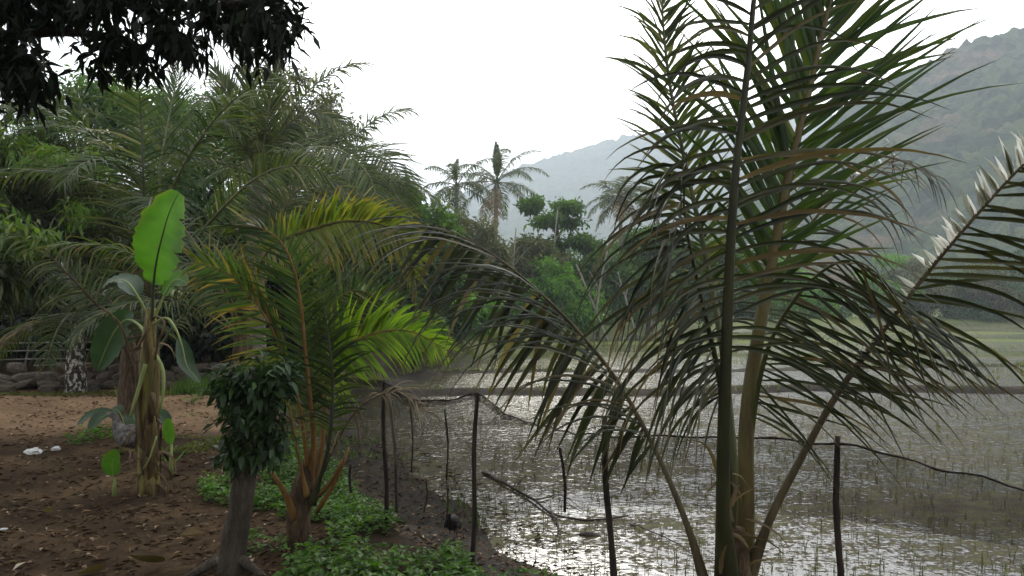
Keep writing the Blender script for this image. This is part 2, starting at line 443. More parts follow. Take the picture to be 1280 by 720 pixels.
m, t = nodes('soil')
geo = N(t, 'NewGeometry')
at = N(t, 'Attribute', attribute_name='leafdata'); sp = N(t, 'SeparateColor'); t.links.new(at.outputs['Color'], sp.inputs[0])
n1 = N(t, 'TexNoise', _Scale=1.1, _Detail=8.0, _Roughness=.65); t.links.new(geo.outputs['Position'], n1.inputs['Vector'])
n2 = N(t, 'TexNoise', _Scale=14.0, _Detail=6.0, _Roughness=.7); t.links.new(geo.outputs['Position'], n2.inputs['Vector'])
dry = ramp(t, [(.3, (.018, .010, .005)), (.5, (.052, .032, .016)), (.7, (.12, .076, .040))], n1.outputs['Fac'])
dry2 = ramp(t, [(.3, (.15, .09, .05)), (.6, (.26, .17, .10))], n1.outputs['Fac'])
mudc = ramp(t, [(.3, (.008, .006, .004)), (.5, (.020, .015, .010)), (.7, (.05, .038, .026))], n1.outputs['Fac'])
farc = ramp(t, [(.3, (.07, .09, .03)), (.5, (.12, .15, .04)), (.7, (.10, .09, .05))], n1.outputs['Fac'])
def mixc(a, b, f):
    q = N(t, 'Mix', data_type='RGBA'); t.links.new(f, q.inputs[0]); t.links.new(a, q.inputs[6]); t.links.new(b, q.inputs[7]); return q.outputs[2]
c_ = mixc(dry, dry2, sp.outputs[1]); c_ = mixc(c_, mudc, sp.outputs[0]); c_ = mixc(c_, farc, sp.outputs[2])
q = N(t, 'MapRange'); q.inputs['From Min'].default_value = .25; q.inputs['From Max'].default_value = .75; q.inputs['To Min'].default_value = .55; q.inputs['To Max'].default_value = 1.45
t.links.new(n2.outputs['Fac'], q.inputs['Value'])
vm = N(t, 'VectorMath', operation='SCALE'); t.links.new(c_, vm.inputs[0]); t.links.new(q.outputs[0], vm.inputs['Scale'])
b = N(t, 'BsdfPrincipled', _Roughness=.9); b.inputs['Specular IOR Level'].default_value = .10
t.links.new(vm.outputs[0], b.inputs['Base Color'])
rr = N(t, 'MapRange'); rr.inputs['To Min'].default_value = .95; rr.inputs['To Max'].default_value = .8; t.links.new(sp.outputs[0], rr.inputs['Value']); t.links.new(rr.outputs[0], b.inputs['Roughness'])
bp = N(t, 'Bump', _Strength=.8, _Distance=.03); t.links.new(n2.outputs['Fac'], bp.inputs['Height']); t.links.new(bp.outputs[0], b.inputs['Normal'])
o = N(t, 'OutputMaterial'); t.links.new(b.outputs[0], o.inputs['Surface'])
M['soil'] = m
g = link('ground', np_mesh('ground', np.stack([X, Y, Z], -1).reshape(-1, 3), F, cd, m, True)); g['kind'] = 'structure'

# water sheet of the flooded paddies: murky shallow water broken by films of mud and weed
m, t = nodes('paddy_water')
geo = N(t, 'NewGeometry')
mp = N(t, 'Mapping'); mp.inputs['Scale'].default_value = (.75, 1.0, 1); t.links.new(geo.outputs['Position'], mp.inputs['Vector'])
mp2 = N(t, 'Mapping'); mp2.inputs['Scale'].default_value = (.3, 1.0, 1); t.links.new(geo.outputs['Position'], mp2.inputs['Vector'])
n1 = N(t, 'TexNoise', _Scale=.6, _Detail=9.0, _Roughness=.72); t.links.new(mp2.outputs[0], n1.inputs['Vector'])
n2 = N(t, 'TexNoise', _Scale=5.5, _Detail=6.0, _Roughness=.7); t.links.new(mp.outputs[0], n2.inputs['Vector'])
n4 = N(t, 'TexNoise', _Scale=20.0, _Detail=3.0, _Roughness=.6); t.links.new(mp.outputs[0], n4.inputs['Vector'])
def madd(a, k, b):
    q_ = N(t, 'Math', operation='MULTIPLY_ADD'); t.links.new(a, q_.inputs[0]); q_.inputs[1].default_value = k
    if b is not None: t.links.new(b, q_.inputs[2])
    else: q_.inputs[2].default_value = 0
    return q_.outputs[0]
su = madd(n1.outputs['Fac'], .9, madd(n2.outputs['Fac'], .9, madd(n4.outputs['Fac'], 1.05, None)))      # mean about 1.2
sepp = N(t, 'SeparateXYZ'); t.links.new(geo.outputs['Position'], sepp.inputs[0])
far = ramp(t, [(0, (.26, 0, 0)), (.062, (.30, 0, 0)), (.085, (.58, 0, 0)), (.13, (.40, 0, 0)), (.20, (.20, 0, 0)), (.30, (.14, 0, 0)), (.5, (.22, 0, 0)), (1, (.36, 0, 0))], madd(sepp.outputs['Y'], .01, None))
fs_ = N(t, 'SeparateColor'); t.links.new(far, fs_.inputs[0])
ad2 = N(t, 'Math', operation='MULTIPLY_ADD'); t.links.new(fs_.outputs[0], ad2.inputs[0]); ad2.inputs[1].default_value = .42; t.links.new(su, ad2.inputs[2])
mask = N(t, 'MapRange'); mask.inputs['From Min'].default_value = 1.56; mask.inputs['From Max'].default_value = 1.63; t.links.new(ad2.outputs[0], mask.inputs['Value'])
mudc = ramp(t, [(.3, (.025, .018, .011)), (.5, (.055, .042, .025)), (.62, (.075, .075, .028)), (.75, (.11, .09, .06))], n2.outputs['Fac'])
farc = ramp(t, [(.38, (.09, .10, .035)), (.5, (.12, .16, .04)), (.6, (.13, .11, .06)), (.7, (.10, .075, .045))], n1.outputs['Fac'])
fm = N(t, 'MapRange'); fm.inputs['From Min'].default_value = 20; fm.inputs['From Max'].default_value = 38; t.links.new(sepp.outputs['Y'], fm.inputs['Value'])
q = N(t, 'Mix', data_type='RGBA'); t.links.new(fm.outputs[0], q.inputs[0]); t.links.new(mudc, q.inputs[6]); t.links.new(farc, q.inputs[7])
mud = N(t, 'BsdfPrincipled', _Roughness=.8); mud.inputs['Specular IOR Level'].default_value = .12; t.links.new(q.outputs[2], mud.inputs['Base Color'])
wat = N(t, 'BsdfPrincipled', _Roughness=.08); wat.inputs['Base Color'].default_value = (.055, .048, .034, 1); wat.inputs['IOR'].default_value = 1.5; wat.inputs['Specular IOR Level'].default_value = .9
n3 = N(t, 'TexNoise', _Scale=9.0, _Detail=4.0); t.links.new(geo.outputs['Position'], n3.inputs['Vector'])
bp = N(t, 'Bump', _Strength=.28, _Distance=.02); t.links.new(n3.outputs['Fac'], bp.inputs['Height']); t.links.new(bp.outputs[0], wat.inputs['Normal'])
bd_ = N(t, 'MapRange'); bd_.inputs['From Min'].default_value = 9; bd_.inputs['From Max'].default_value = 20; bd_.inputs['To Min'].default_value = .02; bd_.inputs['To Max'].default_value = .12; t.links.new(sepp.outputs['Y'], bd_.inputs['Value']); t.links.new(bd_.outputs[0], bp.inputs['Distance'])
bp2 = N(t, 'Bump', _Strength=.7, _Distance=.03); t.links.new(n2.outputs['Fac'], bp2.inputs['Height']); t.links.new(bp2.outputs[0], mud.inputs['Normal'])
ms = N(t, 'MixShader'); t.links.new(mask.outputs[0], ms.inputs[0]); t.links.new(wat.outputs[0], ms.inputs[1]); t.links.new(mud.outputs[0], ms.inputs[2])
o = N(t, 'OutputMaterial'); t.links.new(ms.outputs[0], o.inputs['Surface'])
v = np.array([(-9, 3, WATER), (220, 3, WATER), (220, 130, WATER), (-9, 130, WATER)], float)
wt = link('water', np_mesh('water', v, np.array([[0, 1, 2, 3]]), np.zeros((4, 3)), m)); wt['kind'] = 'structure'


# ---------------------------------------------------------------- hills
def hill(name, ridge, D, foot, depth, mat, nx_=420, ny_=150, bump=3.0, cell=.09, seed=3):
    """heightfield hill whose crest line is given in photo pixels at distance D"""
    rx = np.array([(p[0] - 640) / FPX * D for p in ridge]); rz = np.array([EYE + (HOR - p[1]) / FPX * D for p in ridge])
    x = np.linspace(rx[0], rx[-1], nx_); zr = np.interp(x, rx, rz)
    k = np.ones(9) / 9; zr = np.convolve(np.pad(zr, 4, 'edge'), k, 'valid')
    y = np.concatenate([np.linspace(foot, D, ny_), np.linspace(D, D + depth, 25)[1:]])
    XX, YY = np.meshgrid(x, y)
    ZR = np.tile(zr, (len(y), 1))
    u = np.clip((YY - foot) / (D - foot), 0, 1)
    prof = u ** 1.25 * .9 + .1 * sstep(0, 1, u)
    back = 1 - sstep(D, D + depth, YY) * .8
    gul = vnoise(XX, YY * .35, 4.0 / D * 2, seed, 3) * D * .035 * np.sin(np.pi * np.clip(u, 0, 1)) + vnoise(XX, YY, 10.0 / D, seed + 1, 3) * D * .012 * np.sin(np.pi * u)
    crowns = np.abs(vnoise(XX, YY, cell, seed + 2, 3)) * bump + vnoise(XX, YY, cell * 4, seed + 5, 1) * bump * .3
    ZZ = ZR * prof * back + gul + crowns - 2
    n1_, n0_ = XX.shape
    ii = np.arange(n1_ * n0_).reshape(n1_, n0_)
    FF = np.stack([ii[:-1, :-1], ii[:-1, 1:], ii[1:, 1:], ii[1:, :-1]], -1).reshape(-1, 4)
    h = link(name, np_mesh(name, np.stack([XX, YY, ZZ], -1).reshape(-1, 3), FF, np.zeros((XX.size, 3)), mat, False))
    h['kind'] = 'structure'
    return h


m, t = nodes('hill_forest')
geo = N(t, 'NewGeometry')
vo = N(t, 'TexVoronoi', _Scale=.16); t.links.new(geo.outputs['Position'], vo.inputs['Vector'])
n1 = N(t, 'TexNoise', _Scale=.018, _Detail=6.0, _Roughness=.6); t.links.new(geo.outputs['Position'], n1.inputs['Vector'])
n2 = N(t, 'TexNoise', _Scale=.5, _Detail=5.0, _Roughness=.7); t.links.new(geo.outputs['Position'], n2.inputs['Vector'])
base = ramp(t, [(.15, (.014, .028, .012)), (.5, (.035, .06, .022)), (.85, (.085, .11, .04))], vo.outputs['Color'])
bare = ramp(t, [(.3, (.12, .08, .05)), (.7, (.22, .16, .11))], n2.outputs['Fac'])
mk = N(t, 'MapRange'); mk.inputs['From Min'].default_value = .57; mk.inputs['From Max'].default_value = .66; t.links.new(n1.outputs['Fac'], mk.inputs['Value'])
q = N(t, 'Mix', data_type='RGBA'); t.links.new(mk.outputs[0], q.inputs[0]); t.links.new(base, q.inputs[6]); t.links.new(bare, q.inputs[7])
b = N(t, 'BsdfPrincipled', _Roughness=.95); b.inputs['Specular IOR Level'].default_value = .1; t.links.new(q.outputs[2], b.inputs['Base Color'])
bp = N(t, 'Bump', _Strength=1.0, _Distance=2.0); t.links.new(n2.outputs['Fac'], bp.inputs['Height']); t.links.new(bp.outputs[0], b.inputs['Normal'])
o = N(t, 'OutputMaterial'); t.links.new(b.outputs[0], o.inputs['Surface'])
M['hill'] = m
hill('near_hill', [(760, 372), (820, 335), (880, 285), (960, 215), (1040, 150), (1100, 105), (1163, 73), (1203, 59), (1240, 43), (1290, 32), (1380, 26), (1500, 50), (1650, 120), (1800, 200)],
     430, 135, 250, m, 600, 230, 7.0, .10, 3)
hill('far_hill', [(380, 335), (460, 300), (540, 262), (600, 235), (650, 208), (700, 192), (760, 176), (810, 166), (880, 160), (960, 150), (1080, 140), (1250, 150), (1500, 180), (1800, 240)],
     1500, 700, 600, m, 460, 140, 12, .035, 7)
hill('left_hill', [(-1500, 300), (-900, 250), (-400, 240), (0, 235), (250, 232), (400, 250), (480, 285), (540, 330), (580, 372)],
     240, 120, 150, m, 260, 90, 4, .12, 13)


# ---------------------------------------------------------------- foliage
def leaf_cloud(name, mat, clumps, llen, lwid, parent=None, seed=0, twig=7, droop=.5, spread=1.0, shell=.55, tri=False, curl=.25):
    """clumps: (centre, (rx, ry, rz), leaves). leaves sit on short twigs spread through each clump."""
    r = np.random.default_rng(seed + 100)
    C = []; A = []; TW = []
    for (c, rad, n) in clumps:
        nt_ = max(1, int(n / twig))
        d = r.normal(size=(nt_, 3)); d /= np.linalg.norm(d, axis=1)[:, None]
        rr_ = (shell + (1 - shell) * r.random(nt_)) * (1 + .25 * r.normal(size=nt_) * .5)
        inner = r.random(nt_) < .25; rr_[inner] *= r.random(inner.sum())
        pc = np.array(c)[None] + d * rr_[:, None] * np.array(rad)[None]
        pc = np.repeat(pc, twig, 0); dd = np.repeat(d, twig, 0)
        tw = np.repeat(r.random(nt_), twig)
        C.append(pc + r.normal(size=pc.shape) * llen * .45 * spread); A.append(dd); TW.append(tw)
    C = np.concatenate(C); A = np.concatenate(A); TW = np.concatenate(TW)
    n = len(C)
    ax = A * .7 + r.normal(size=(n, 3)) * .75; ax[:, 2] -= droop
    ax /= np.linalg.norm(ax, axis=1)[:, None]
    u = np.cross(ax, r.normal(size=(n, 3)) * .6 + np.array([0, 0, 1.2])); u /= np.linalg.norm(u, axis=1)[:, None] + 1e-9
    nn = np.cross(u, ax)
    L = llen * (.6 + .8 * r.random(n))[:, None]; W = lwid * (.6 + .8 * r.random(n))[:, None]
    b0 = C; tip = C + ax * L - np.array([0, 0, 1]) * L * curl * .5
    l = C + ax * L * .45 + u * W * .5 + nn * W * .12; q_ = C + ax * L * .45 - u * W * .5 + nn * W * .12
    V = np.stack([b0, l, tip, q_], 1).reshape(-1, 3)
    i = np.arange(n) * 4
    FF = np.concatenate([np.stack([i, i + 1, i + 2], 1), np.stack([i, i + 2, i + 3], 1)])
    val = np.clip(TW * .6 + r.random(n) * .4, 0, 1)
    c = np.zeros((n, 4, 3)); c[:, :, 0] = val[:, None]; c[:, 2, 1] = 1; c[:, 1, 1] = c[:, 3, 1] = .5; c[:, :, 2] = r.random(n)[:, None]
    o = link(name, np_mesh(name, V, FF, c.reshape(-1, 3), mat, False), parent)
    if parent is not None: o['kind'] = 'stuff'
    return o


def sub_clumps(c, rad, k, n, seed, frac=.42):
    r = random.Random(seed); out = []
    for i in range(k):
        while True:
            p = [r.uniform(-1, 1) for _ in range(3)]
            if sum(a * a for a in p) <= 1: break
        s = frac * r.uniform(.6, 1.25)
        out.append(((c[0] + p[0] * rad[0] * .85, c[1] + p[1] * rad[1] * .85, c[2] + p[2] * rad[2] * .85), (rad[0] * s, rad[1] * s, rad[2] * s * .8), int(n / k)))
    return out


def tree(name, label, cat, base, clumps, mat, llen, lwid, seed, group=None, bark='bark', trunk_r=.2, top=None, limbs=6, droop=.4, extra=None, lean=None, shell=.5, twig=7):
    root = thing(name, label, cat, group)
    base = Vector(base)
    r = random.Random(seed)
    cen = Vector((sum(c[0][0] for c in clumps) / len(clumps), sum(c[0][1] for c in clumps) / len(clumps), sum(c[0][2] for c in clumps) / len(clumps)))
    top = Vector(top) if top else cen
    mb = MB()
    mid = base.lerp(top, .5) + Vector((r.uniform(-.1, .1), r.uniform(-.1, .1), 0)) * (top - base).length
    pts = catmull([base - Vector((0, 0, .1)), mid, top], 12)
    tube(mb, pts, [trunk_r * (1.25 if i == 0 else 1.0) * (1 - .65 * i / 11) for i in range(12)], 9, rough=.16)
    for k in range(min(limbs, len(clumps))):
        cl = clumps[k * len(clumps) // min(limbs, len(clumps))]
        t_ = r.uniform(.45, .9); a = pts[int(t_ * 11)]
        e = Vector(cl[0]); m_ = a.lerp(e, .5) + Vector((0, 0, (e - a).length * .1)) + Vector((r.uniform(-.1, .1), r.uniform(-.1, .1), 0)) * (e - a).length
        lp = catmull([a, m_, e], 8)
        tube(mb, lp, [trunk_r * .45 * (1 - .8 * i / 7) + .004 for i in range(8)], 6, rough=.2)
    mb.build('trunk', M[bark], root)
    leaf_cloud('crown', M[mat], clumps, llen, lwid, root, seed, droop=droop, shell=shell, twig=twig)
    if extra:
        for k, (mt, cl) in enumerate(extra):
            leaf_cloud('leaf_spray', M[mt], cl, llen, lwid, root, seed + 50 + k, droop=droop, shell=shell, twig=twig)
    ground_empty(root, base)
    return root


# ---------------------------------------------------------------- coconut fronds
def leaflet_geo(p, d, wv, L, W, nseg, g, twist, kink, rnd, rnd2, wavy=0.0, fold=.35):
    vs = []; cs = []; fs = []
    d = d.normalized(); ds = L / nseg
    pos = Vector(p)
    for k in range(nseg + 1):
        u = k / nseg
        wd = W * (min(1.0, .45 + u * 3.2)) * (1 - max(0, (u - .22) / .78) ** 1.35) + .0012
        wv = (wv - d * wv.dot(d))
        wv = wv.normalized() if wv.length > 1e-5 else d.orthogonal().normalized()
        q = Matrix.Rotation(twist * u, 3, d) @ wv
        nrm = d.cross(q)
        if nrm.z < 0: nrm = -nrm
        vs += [pos + q * wd * .5 - nrm * wd * fold * .5, pos + nrm * wd * fold * .5, pos - q * wd * .5 - nrm * wd * fold * .5]
        cs += [(rnd, u, rnd2)] * 3
        gg = g * (.35 + 1.3 * u)
        if kink is not None and k == kink: gg += 2.2 / nseg * 3
        d = (d + Vector((0, 0, -1)) * gg / nseg + Vector((R.uniform(-1, 1), R.uniform(-1, 1), R.uniform(-1, 1))) * wavy).normalized()
        pos = pos + d * ds
        if k < nseg:
            b = k * 3
            fs += [(b, b + 1, b + 4, b + 3), (b + 1, b + 2, b + 5, b + 4)]
    return vs, fs, cs


def frond(palm, path, nl=60, L=.6, W=.032, up=(0, 0, 1), fwd=(35, 65), lift=10, droop=1.0, t0=.22, r0=.022, mat='leaflet_green', rmat='petiole_green',
          side=(1, 1), lean=0.0, nseg=7, single=False, seed=0, kinks=.15, wavy=.04, jitter=.12, skip=0.0, tipL=.35, baseL=.55, rsides=8, label=None, flatp=.75, brown=None, wide0=1.8, twist=.6, dirs=None, dside=(1, 1), wside=(1, 1), fside=(0, 0)):
    """one frond: rachis along path, leaflets on both sides (side -1 is left of travel when up is towards the viewer)"""
    rr = random.Random(seed)
    n = 40
    pts = catmull(path, n); T = frames(pts)
    mb = MB()
    rad = [r0 * (wide0 * (1 - i / 5) + 1 * (i / 5) if i < 5 else 1) * (1 - .88 * (i / (n - 1)) ** 1.1) for i in range(n)]
    tube(mb, pts, rad, rsides, flat=flatp, up=up, rough=.05)
    fr = mb.build('frond', M[rmat], palm)
    if label: fr['label'] = label
    upv = Vector(up).normalized()
    lm = MB()
    for k in range(nl):
        t_ = t0 + (1 - t0) * (k + .5) / nl
        for sgn in (-1, 1):
            if rr.random() < skip: continue
            sc = side[0] if sgn < 0 else side[1]
            if sc <= 0: continue
            tt = min(.9999, t_ + rr.uniform(-.4, .4) * (1 - t0) / nl)
            f = tt * (n - 1); i = int(f); u = f - i
            p = pts[i].lerp(pts[min(n - 1, i + 1)], u); tg = T[i].lerp(T[min(n - 1, i + 1)], u).normalized()
            nn = (upv - tg * upv.dot(tg)).normalized(); s = tg.cross(nn).normalized() * sgn
            q = (tt - t0) / (1 - t0)
            prof = (baseL + (1 - baseL) * min(1, q * 3.5)) if q < .3 else (1 - (1 - tipL) * ((q - .3) / .7) ** 1.5)
            if dirs is not None:
                s = Vector(dirs[0] if sgn < 0 else dirs[1]); s = (s - tg * s.dot(tg) * .6).normalized()
            a = math.radians((fside[0] if sgn < 0 else fside[1]) + fwd[0] + (fwd[1] - fwd[0]) * q + rr.uniform(-6, 6)); l = math.radians(lift + rr.uniform(-14, 14) + lean * sgn)
            d = s * math.cos(a) * math.cos(l) + tg * math.sin(a) + nn * math.sin(l) * math.cos(a)
            d = d + Vector((rr.uniform(-1, 1), rr.uniform(-1, 1), rr.uniform(-1, 1))) * jitter
            wv = tg - d * tg.dot(d)
            kink = rr.randint(2, nseg - 2) if (nseg > 4 and rr.random() < kinks) else None
            rnd = min(1, max(0, rr.gauss(.45, .25)))
            geo_ = leaflet_geo(p, d, wv, L * prof * sc * rr.uniform(.82, 1.12), W * (wside[0] if sgn < 0 else wside[1]) * (.7 + .5 * prof) * rr.uniform(.75, 1.15), nseg,
                               droop * (dside[0] if sgn < 0 else dside[1]) * rr.uniform(.6, 1.5), rr.uniform(-twist, twist), kink, rnd, rr.random(), wavy)
            mt = mat if not (brown and rr.random() < brown) else 'leaflet_dry'
            if single:
                one = MB(); one.add(*geo_)
                one.build('leaflet', M[mt], fr)
            else:
                if mt != mat:
                    geo_ = (geo_[0], geo_[1], [(1, max(.8, c[1]), 1) for c in geo_[2]])
                lm.add(*geo_)
    if not single and lm.n:
        lo = lm.build('leaflets', M[mat], fr); lo['kind'] = 'stuff'
    return fr


def px(path, D=None):
    """(px, py, distance) triples to world points"""
    return [P(a[0], a[1], a[2] if len(a) > 2 else D) for a in path]


def arc(c, az, el, L, bend, n=7):
    """frond path from the crown c: azimuth az, starting elevation el (degrees), gravity bend"""
    c = Vector(c); d = Vector((math.cos(math.radians(az)) * math.cos(math.radians(el)), math.sin(math.radians(az)) * math.cos(math.radians(el)), math.sin(math.radians(el))))
    pts = [c.copy()]
    for i in range(n):
        pts.append(pts[-1] + d * L / n)
        d = (d + Vector((0, 0, -1)) * bend * (.5 + i / n) / n).normalized()
    return pts


# ---- foreground palm
palm = thing('coconut_palm', 'large young coconut palm in front of the flooded paddy, right of centre', 'palm tree', 'coconut palms')
A0 = P(925, 800, 3.75); A0.z = hz(A0.x, A0.y)
st = MB()
tube(st, catmull([A0 - Vector((0, 0, .1)), P(925, 790, 3.75), P(922, 725, 3.75), P(922, 660, 3.72)], 10), [.13, .12, .115, .11, .10, .09, .08, .065, .05, .03], 14, rough=.2)
st.build('trunk', M['palm_fibre'], palm)
# dark near frond, rising almost straight up through the frame
frond(palm, px([(910, 735, 3.7), (904, 640, 3.55), (906, 500, 3.42), (911, 350, 3.32), (919, 220, 3.25), (934, 90, 3.2), (950, -60, 3.12), (985, -190, 3.0)]),
      nl=46, L=.78, W=0.0185, up=(.05, 1, .1), fwd=(8, 50), lift=2, droop=1.0, dirs=((-1, -.15, .12), (1, -.15, .12)), dside=(1.5, 1.0), fside=(-24, 0), t0=.36, r0=.036, mat='leaflet_dark', rmat='petiole_dark', side=(.72, 1), nseg=9, single=True, seed=3, wavy=.075, jitter=.22, brown=.09, kinks=.4, tipL=.5,
      baseL=.75, label='dark frond rising upright nearest the camera')
# dense young frond on a golden petiole
frond(palm, px([(928, 735, 3.8), (932, 640, 3.8), (934, 520, 3.82), (948, 420, 3.85), (966, 320, 3.9), (988, 210, 3.95), (1012, 110, 4.0), (1042, -10, 4.05), (1085, -120, 4.1)]),
      nl=64, L=1.0, W=0.0273, wside=(1.35, 1), up=(-.25, -1, .05), fwd=(36, 62), fside=(10, 0), lift=8, droop=.22, t0=.40, r0=.043, mat='leaflet_green', rmat='petiole_gold', side=(1, .9), nseg=7, single=False, seed=4, wavy=.065, jitter=.18, kinks=.06, wide0=1.3,
      tipL=.7, label='upright dense green frond on a golden stalk', twist=.5)
# frond leaning back to the left
frond(palm, px([(918, 735, 3.9), (918, 600, 3.95), (905, 450, 4.05), (882, 320, 4.15), (858, 210, 4.25), (838, 110, 4.3), (828, 10, 4.35), (832, -80, 4.4)]),
      nl=78, L=.44, W=0.0194, up=(.3, -1, .1), fwd=(35, 58), lift=15, droop=.45, t0=.42, r0=.026, mat='leaflet_grey', rmat='petiole_green', side=(1, 1), nseg=6, seed=5, wavy=.075, jitter=.22, brown=.09, kinks=.1)
# lower fans that hang round the crown
frond(palm, px([(916, 735, 3.78), (912, 610, 3.72), (900, 480, 3.6), (876, 370, 3.5), (856, 270, 3.4), (858, 190, 3.3)]),
      nl=36, L=.80, W=0.0158, up=(.2, 1, .3), fwd=(0, 20), lift=0, droop=2.2, dirs=((-1, -.3, -.25), (-.5, -.4, -.9)), t0=.45, r0=.022, mat='leaflet_dark', rmat='petiole_dark', side=(1, .9), nseg=9, seed=6, wavy=.075, jitter=.22, brown=.09, kinks=.4, tipL=.6)
frond(palm, px([(930, 735, 3.85), (934, 620, 3.85), (942, 520, 3.8), (962, 430, 3.7), (1005, 360, 3.55), (1058, 325, 3.4), (1105, 350, 3.25), (1140, 410, 3.15)]),
      nl=42, L=.85, W=0.0141, skip=.2, up=(0, -.3, 1), fwd=(10, 30), lift=5, droop=.7, dirs=((.7, -.3, -.55), (.45, -.2, -.9)), t0=.38, r0=.020, mat='leaflet_dark', rmat='petiole_green', side=(1, 1), nseg=9, seed=7, wavy=.075, jitter=.22, brown=.09, kinks=.4, tipL=.6)
frond(palm, px([(926, 735, 3.9), (930, 600, 4.0), (940, 460, 4.2), (980, 330, 4.4), (1060, 230, 4.5), (1130, 200, 4.6), (1180, 230, 4.6)]),
      nl=42, L=.62, W=0.0150, up=(0, -.6, 1), fwd=(10, 45), lift=0, droop=1.6, t0=.42, r0=.020, mat='leaflet_dark', rmat='petiole_tan', nseg=8, seed=8, wavy=.075, jitter=.22, brown=.09, kinks=.4)
# low frond arching out to the left, comb of hanging leaflets
frond(palm, px([(884, 740, 3.7), (862, 665, 3.75), (832, 590, 3.85), (800, 525, 3.95), (762, 462, 4.05), (706, 396, 4.1), (640, 336, 4.15), (585, 300, 4.2), (540, 278, 4.25)]),
      nl=46, L=1.0, W=0.0150, wside=(.8, 1.9), fside=(0, -48), up=(.35, .15, 1), fwd=(48, 70), lift=4, droop=1.0, dirs=((-1, -.3, .12), (-.12, .1, -1)), dside=(1.75, .5), t0=.30, r0=.022, mat='leaflet_dark', rmat='petiole_tan', side=(1, .68), nseg=9, single=True, seed=9, wavy=.065, jitter=.18, kinks=.4, tipL=.75, brown=.03,
      label='frond arching low to the left with hanging leaflets')
# frond out to the right with folded leaflets along its upper edge, their glare painted pale
fp = px([(932, 735, 3.75), (962, 650, 3.7), (1000, 575, 3.65), (1045, 495, 3.55), (1095, 425, 3.45), (1150, 352, 3.35), (1215, 275, 3.2), (1290, 195, 3.05), (1370, 130, 2.9)])
f5 = frond(palm, fp, nl=42, L=.70, W=0.0176, up=(-.45, -.25, 1), fwd=(8, 20), lift=0, droop=.7, dirs=((-1, 0, .3), (1, -.05, -.12)), t0=.40, r0=.026, mat='leaflet_dark', rmat='petiole_tan', side=(0, 1), nseg=9, single=True, seed=10, wavy=.065, jitter=.18, kinks=.4, tipL=.8,
           label='frond leaning right with pale folded upper leaflets')
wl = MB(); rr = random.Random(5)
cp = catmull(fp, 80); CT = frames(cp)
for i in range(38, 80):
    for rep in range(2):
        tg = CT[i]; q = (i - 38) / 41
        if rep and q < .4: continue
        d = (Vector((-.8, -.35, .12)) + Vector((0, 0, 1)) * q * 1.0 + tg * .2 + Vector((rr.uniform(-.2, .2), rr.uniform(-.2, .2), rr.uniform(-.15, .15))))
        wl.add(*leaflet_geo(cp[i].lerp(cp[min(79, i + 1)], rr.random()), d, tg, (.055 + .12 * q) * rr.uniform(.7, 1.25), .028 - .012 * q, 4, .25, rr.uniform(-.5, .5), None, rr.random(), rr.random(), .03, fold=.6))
wo_ = wl.build('folded_leaflets', M['leaflet_glare'], f5); wo_['label'] = 'short leaflets folded up along the frond, glare painted pale'; wo_['kind'] = 'stuff'
# dry scraps round the heart
scr = MB()
for k in range(16):
    p = P(920 + rr.uniform(-22, 26), rr.uniform(590, 720), 3.6 + rr.uniform(-.05, .15))
    scr.add(*leaflet_geo(p, Vector((rr.uniform(-.6, .6), rr.uniform(-.5, .2), rr.uniform(-.4, .8))), Vector((1, 0, 0)), rr.uniform(.1, .3), .02, 5, 1.5, rr.uniform(-2, 2), None, rr.random() * .7, .5, .15))
scr.build('dry_fibre', M['leaflet_dry'], palm)['kind'] = 'stuff'
ground_empty(palm, A0)

# ---- small palm by the bank
pb = thing('coconut_palm', 'small coconut palm with orange leaf stalks on the weedy bank, beside the net fence', 'palm tree', 'coconut palms')
B0 = P(372, 680, 5.67); B0.z = hz(B0.x, B0.y)
mb = MB(); tube(mb, catmull([B0 - Vector((0, 0, .08)), P(374, 645, 5.67), P(382, 600, 5.67), P(392, 560, 5.67)], 9), [.10, .095, .09, .085, .085, .08, .07, .05, .03], 12, rough=.3)
mb.build('trunk', M['palm_fibre'], pb)
k_ = dict(nseg=6, wavy=.03)
frond(pb, px([(386, 625, 5.67), (392, 560, 5.6), (388, 500, 5.55), (382, 444, 5.5), (376, 380, 5.45), (366, 332, 5.4), (346, 297, 5.4), (314, 282, 5.4), (280, 284, 5.4)]), nl=54, L=.50, W=.017, up=(0, -1, .1), fwd=(36, 50), droop=.38, t0=.28, r0=.022,
      mat='leaflet_green', rmat='petiole_orange', seed=21, dirs=((-1, -.1, .1), (.85, .4, -.1)), side=(1, .62), jitter=.06, **k_)
frond(pb, px([(392, 625, 5.7), (402, 560, 5.7), (408, 490, 5.7), (420, 441, 5.7), (456, 421, 5.68), (487, 413, 5.65), (519, 416, 5.62), (556, 436, 5.6)]), nl=56, L=.42, W=.022, up=(0, -1, .2), fwd=(32, 50), droop=.7, t0=.38, r0=.02,
      mat='leaflet_bright', rmat='petiole_orange', seed=22, dirs=((.1, -.1, 1), (.1, -.1, -1)), side=(1, 1), jitter=.08, label='bright green frond arching over the net', **k_)
frond(pb, px([(392, 625, 5.8), (402, 540, 5.9), (407, 460, 5.95), (411, 406, 6.0), (418, 382, 6.0), (436, 364, 6.0), (460, 366, 6.0), (490, 384, 6.0)]), nl=56, L=.52, W=.019, up=(0, -1, .2), fwd=(6, 40), lift=0, droop=.3, t0=.42, r0=.018,
      mat='leaflet_grey', rmat='petiole_gold', seed=23, dirs=((-.45, 0, 1), (.8, 0, -.5)), side=(1, .7), jitter=.06, **k_)
